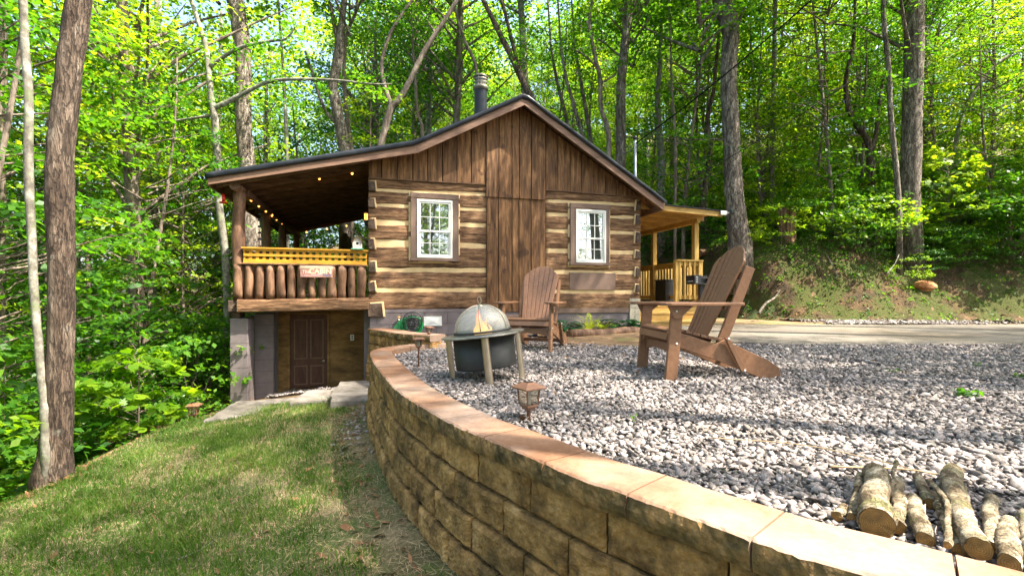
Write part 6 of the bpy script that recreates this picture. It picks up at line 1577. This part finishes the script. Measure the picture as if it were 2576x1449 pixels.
# understory
cnt = 0
for i in range(900):
    if cnt >= 150: break
    a = rb(-58, 56) if i % 4 else rb(18, 56); d = (6.5 if a < -30 else 11)+22*random.random()**1.5; x, y = rpos(a, d)
    if not ok(x, y, .6) or any((x-u)**2+(y-v)**2 < 1.6 for u, v in used): continue
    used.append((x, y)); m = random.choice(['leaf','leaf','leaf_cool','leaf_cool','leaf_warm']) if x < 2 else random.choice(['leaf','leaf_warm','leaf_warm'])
    under_tree(x, y, i, rb(.75,1.35), m); cnt += 1
# shrubs
cnt = 0
for i in range(1200):
    if cnt >= 130: break
    a = rb(-60, 56); d = (5.6 if a < -35 else 9)+16*random.random()**1.4; x, y = rpos(a, d)
    if y < 9.5:
        if x > -5.3: continue
    elif not ok(x, y, .1): continue
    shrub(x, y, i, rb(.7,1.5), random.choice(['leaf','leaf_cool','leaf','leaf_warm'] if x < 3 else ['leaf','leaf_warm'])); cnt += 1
# leaves over the bank's edge on the right
for (px, py, d, s) in ((2480,560,12.9,1.2),(2380,575,12.9,1.0),(2200,560,13.2,1.1),(2100,575,13.2,.9),(2440,500,13.4,1.5),(2530,470,12.8,1.6),(2340,520,13.6,1.2),(2560,590,12.4,.9),(2250,470,14.5,1.5),(2150,520,14,1.3),(2090,480,15.6,1.3),(2400,420,14.5,1.8),(2540,380,14,1.9),(2320,600,12.6,.7),(2420,610,12.5,.7)):
    p = at(px, py, d); shrub(p.x, p.y, int(px), s, 'leaf', z=float(h_right(p.x, p.y))-.1)

for i in range(26):
    x = 5.8+i*.62+rb(-.25,.25); t = rb(1.15,2.5); y = float(bank_foot(x))+t
    if 6.7 < x < 8.6: continue
    shrub(x, y, i, rb(.32,.62), ['leaf','leaf_warm','leaf_cool'][i % 3], z=float(h_right(x, y))-.03, label=f"small {['mid green','yellow-green','deep green'][i % 3]} bush growing on the mossy bank above the road")
# young maple with big star leaves by the lawn lamp
def star_tree(x, y, H, R, nsp, nl, size, seed, label, m='leaf_warm', z=None, name='young_maple', z0=.35):
    rng = np.random.default_rng(seed); z = zg(x, y) if z is None else z; root = empty(name, (x, y, z), 0, label, 'tree')
    t = rng.uniform(0,1,nsp); a = rng.uniform(0,2*PI,nsp); rr = R*np.sin(PI*(t*.75+.18))*rng.uniform(.4,1.05,nsp)
    C = np.stack([rr*np.cos(a), rr*np.sin(a), z0+(H-z0)*t],1); D = np.stack([np.cos(a), np.sin(a), np.full(nsp,.05)],1)
    P, Nn = spray_points(C, D, rng.uniform(.18,.34,nsp), nl, rng, .14, .2)
    use(leaf_mesh('leaves', P, Nn, size*rng.uniform(.6,1.2,len(P)), MAPLE, rng), 'leaves', m, root)
    use(branch_tubes(C, lambda c: (0,0,max(.05,c[2]-.3*math.hypot(c[0],c[1])-.1)), 1, .007, rng), 'stems', 'bark_dark', root)
    MB().tube([(0,0,-.2),(.02,.01,H*.4),(0,.03,H*.95)], [.016,.011,.004], 7).build('trunk', M['bark_dark'], root)
p = at(355, 1090, 7.0); star_tree(-5.15, 6.55, 1.35, .75, 34, 15, .155, 5, 'young maple sapling with large star shaped leaves behind the lawn edge')
star_tree(-6.1, 5.7, 1.9, .9, 40, 15, .15, 6, 'taller young maple behind the star leaved sapling, right of the thick trunk', 'leaf')
star_tree(-5.9, 3.3, 1.5, .8, 36, 14, .14, 7, 'leafy maple sapling at the far left beside the foreground trunks', 'leaf_cool')
star_tree(-6.6, 4.6, 3.6, 1.4, 70, 15, .14, 8, 'leafy maple behind the foreground trunks', 'leaf')
star_tree(-7.2, 6.6, 5.2, 1.7, 110, 15, .14, 9, 'larger maple with drooping star leaves left of the porch', 'leaf')
star_tree(-6.6, 8.4, 3.2, 1.3, 70, 15, .13, 10, 'maple with layered leaves just left of the block pillar', 'leaf')
star_tree(-5.6, 2.1, 5.8, 1.5, 60, 14, .13, 31, 'tall maple whose leaves hang at the top left corner', 'leaf_cool', z0=2.6)
star_tree(14.2, 12.3, 3.6, 1.6, 80, 14, .17, 32, 'big leaved young tree at the right edge above the bank', 'leaf', z=2.1)
star_tree(11.8, 12.9, 2.6, 1.1, 56, 14, .15, 33, 'bright leaved sapling right of the thick trunk', 'leaf_warm', z=2.2)

# far woods: one mass nobody could count
rng = np.random.default_rng(77)
n = 2600; a = np.radians(rng.uniform(-62,62,n)); d = rng.uniform(36,56,n); x, y = d*np.sin(a), d*np.cos(a); g0 = h_ground(x, y)
z = g0+rng.uniform(0,1,n)**.9*(24+3*np.sin(a*9)); C = np.stack([x,y,z],1); D = rng.normal(size=(n,3))*np.array([1,1,.1]); D /= np.linalg.norm(D,axis=1)[:,None]
P, Nn = spray_points(C, D, rng.uniform(1.2,2.4,n), 52, rng, .5, .2)
tag(use(leaf_mesh('distant_woods', P, Nn, .36*rng.uniform(.6,1.3,len(P)), KITE, rng), 'distant_woods', 'leaf_warm', None), 'far mass of green woods closing the view between the trunks', 'woods', kind='stuff')
# undergrowth: low leaves on the forest floor and small plants on the bank
C = []
x = rng.uniform(-24,26,9000); y = rng.uniform(1,34,9000)
k = np.array([ok(a_, b_) if b_ >= 9.5 else a_ < -4.9 for a_, b_ in zip(x, y)]); x, y = x[k], y[k]; k = np.abs(x) < 1.25*y+3; x, y = x[k], y[k]
z = h_ground(x, y)+rng.uniform(.05,.35,len(x)); n = len(x); D = rng.normal(size=(n,3))*np.array([1,1,.1]); D /= np.linalg.norm(D,axis=1)[:,None]
P, Nn = spray_points(np.stack([x,y,z],1), D, rng.uniform(.2,.45,n), 16, rng, .25, .2)
tag(use(leaf_mesh('undergrowth', P, Nn, .10*rng.uniform(.6,1.4,len(P)), KITE, rng), 'undergrowth', 'leaf_cool', None), 'low leafy undergrowth covering the forest floor', 'undergrowth', kind='stuff')
x = rng.uniform(4.6,24,5200); y = bank_foot(x)+rng.uniform(0,1,5200)**.7*3.2; k = rng.uniform(0,1,5200) < .25+.75*sstep(.3,2.2,y-bank_foot(x)); x, y = x[k], y[k]
z = h_right(x, y)+.06+.05*lumps(x, y, 6.5, 4); n = len(x); D = rng.normal(size=(n,3))*np.array([1,1,.1]); D /= np.linalg.norm(D,axis=1)[:,None]
P, Nn = spray_points(np.stack([x,y,z],1), D, rng.uniform(.06,.20,n), 12, rng, .3, .2)
tag(use(leaf_mesh('bank_plants', P, Nn, .052*rng.uniform(.5,1.4,len(P)), OVAL, rng), 'bank_plants', 'leaf', None), 'small weeds and seedlings growing on the mossy bank', 'weeds', kind='stuff')
# weeds on the gravel
def weed(px, py, s, lab, n=26):
    p = gz(px, py, 0); rng = np.random.default_rng(px); a = rng.uniform(0,2*PI,n); r = s*np.sqrt(rng.uniform(0,1,n)); C = np.stack([r*np.cos(a), r*np.sin(a)*.7, rng.uniform(.01,.05,n)],1)
    Nn = rng.normal(0,.5,(n,3))+np.array([0,0,1]); o = use(leaf_mesh('weed', C, Nn, .035*rng.uniform(.6,1.3,n), OVAL, rng), 'weed', 'leaf', None); o.location = (p.x, p.y, .012); tag(o, lab, 'weed', 'weeds in the gravel')
weed(2437, 1003, .10, 'leafy light green weed patch in the sunlit gravel at right', 80)
weed(1595, 1068, .02, 'tiny green sprout in the gravel right of the nearest lamp', 7)
weed(2250, 942, .06, 'thin weed tuft in the shaded gravel near the road', 14); weed(2460, 925, .05, 'small grassy weed at the far right of the gravel', 12); weed(2560, 955, .05, 'low weed at the right edge of the gravel', 12)
weed(1790, 890, .05, 'small weed under the near chair', 12)
# unseen trees: those beside added for yard shade, those behind show in window glass
OFF = 'tall unseen leafy tree out of view, giving shade to the yard'
def shade(tx, ty, tz, s, zc, k=1, m='leaf'):
    # added unseen tree: its crown hangs on the sun's line to shade the target
    t = (zc-tz)/S_.z; x, y = tx+S_.x*t, ty+S_.y*t
    bx_, by_ = x, y
    if y > 0 and abs(x) < 1.25*y+1: bx_, by_ = x+2.2, min(y, (x+2.2)/1.3-.6)
    r = empty('added_shade_tree', (bx_, by_, 0), 0, OFF, 'tree', 'trees outside the photo')
    d = Vector((x-bx_, y-by_, zc)); pts = [Vector((d.x*q**2.2, d.y*q**2.2, -.3+(zc+.3)*q)) for q in [i/12 for i in range(13)]]
    MB().tube(pts, [.20*(1-.7*i/12) for i in range(13)], 10, jit=.1, seed=k).build('trunk', M['bark'], r)
    me, br = CAN[k % 4]; use(me, 'crown', m, r, tuple(d), (s,s,s), k*1.7); use(br, 'branches', 'bark', r, tuple(d), (s,s,s), k*1.7); return r
EL_, AZ_ = math.radians(SUN_EL), math.radians(SUN_AZ); S_ = Vector((math.cos(EL_)*math.sin(AZ_), math.cos(EL_)*math.cos(AZ_), math.sin(EL_)))
SHADES = [(8.6,8.2,.1,.6,13,2),(-1.2,8.8,1.6,.66,12,1),(1.2,9.2,1.0,.66,12.5,2),(3.6,10.6,1.0,.55,13,0),(-2.6,5.8,-.6,.5,11,0),(-3.2,3.2,-.8,.45,11.5,2),(3.0,5.6,0,.75,11.5,3),(6.6,5.4,0,.72,12,1),(9.5,6.2,0,.7,12.5,3),(-1.9,1.9,-.7,.42,9.5,0),(-.9,5.4,0,.42,11,2),(.9,6.9,0,.5,12,1),(-.6,3.4,0,.30,10,3)]
for q in SHADES: shade(*q)
for i, (x, y) in enumerate(((-12,-9),(-6,-12),(0,-10),(6,-13),(12,-9),(-15,-3),(-3,-17),(9,-18),(17,-4))):
    canopy_tree(x, y, i, 1.15, ['leaf','leaf_warm'][i % 2], 'bark', zc=8.0, label=OFF, h=-.8 if x < 2 else 0, group='trees outside the photo')
for i, (x, y) in enumerate(((-9,-6),(-4,-8),(2,-7),(7,-8),(13,-6),(-7,-4),(-2,-5.5),(-11,-3),(4.5,-6),(-5.5,-10),(0,-8.5),(9.5,-6))): under_tree(x, y, i+3, 1.4, 'leaf', label='slim leafy tree standing outside the photo behind the camera', group='small trees outside the photo')
# ================================================================== LIGHT, SKY, CAMERA
sc = bpy.context.scene
EL, AZ = math.radians(SUN_EL), math.radians(SUN_AZ)
S = Vector((math.cos(EL)*math.sin(AZ), math.cos(EL)*math.cos(AZ), math.sin(EL)))
w = bpy.data.worlds.new('World'); sc.world = w; w.use_nodes = True
t = w.node_tree; t.nodes.clear()
sky = t.nodes.new('ShaderNodeTexSky'); sky.sky_type = 'NISHITA'; sky.sun_disc = False
sky.sun_elevation = EL; sky.sun_rotation = AZ; sky.air_density = 1.0; sky.dust_density = 4.0; sky.ozone_density = 1.2
bg = t.nodes.new('ShaderNodeBackground'); bg.inputs[1].default_value = .15
ow = t.nodes.new('ShaderNodeOutputWorld'); t.links.new(sky.outputs[0], bg.inputs[0]); t.links.new(bg.outputs[0], ow.inputs[0])
sd = bpy.data.lights.new('sun', 'SUN'); sd.energy = 4.2; sd.angle = math.radians(.53); sd.color = (1, .93, .80)
so = bpy.data.objects.new('sun', sd); COL.objects.link(so); so.rotation_euler = (-S).to_track_quat('-Z', 'Y').to_euler(); so.location = (8, 4, 20)
cam = bpy.data.cameras.new('camera'); cam.sensor_width = 36; cam.lens = 36*F/2576; cam.shift_y = 20.5/2576
cam.clip_end = 500; cam.clip_start = .05
co = bpy.data.objects.new('camera', cam); COL.objects.link(co); co.location = (0, 0, HC); co.rotation_euler = (PI/2, 0, 0)
sc.camera = co
sc.view_settings.view_transform = 'Standard'; sc.view_settings.look = 'None'; sc.view_settings.gamma = 1
sc.view_settings.exposure = EXPOSURE
sc.cycles.max_bounces = 8; sc.cycles.diffuse_bounces = 4; sc.cycles.glossy_bounces = 3; sc.cycles.transmission_bounces = 6; sc.cycles.transparent_max_bounces = 12
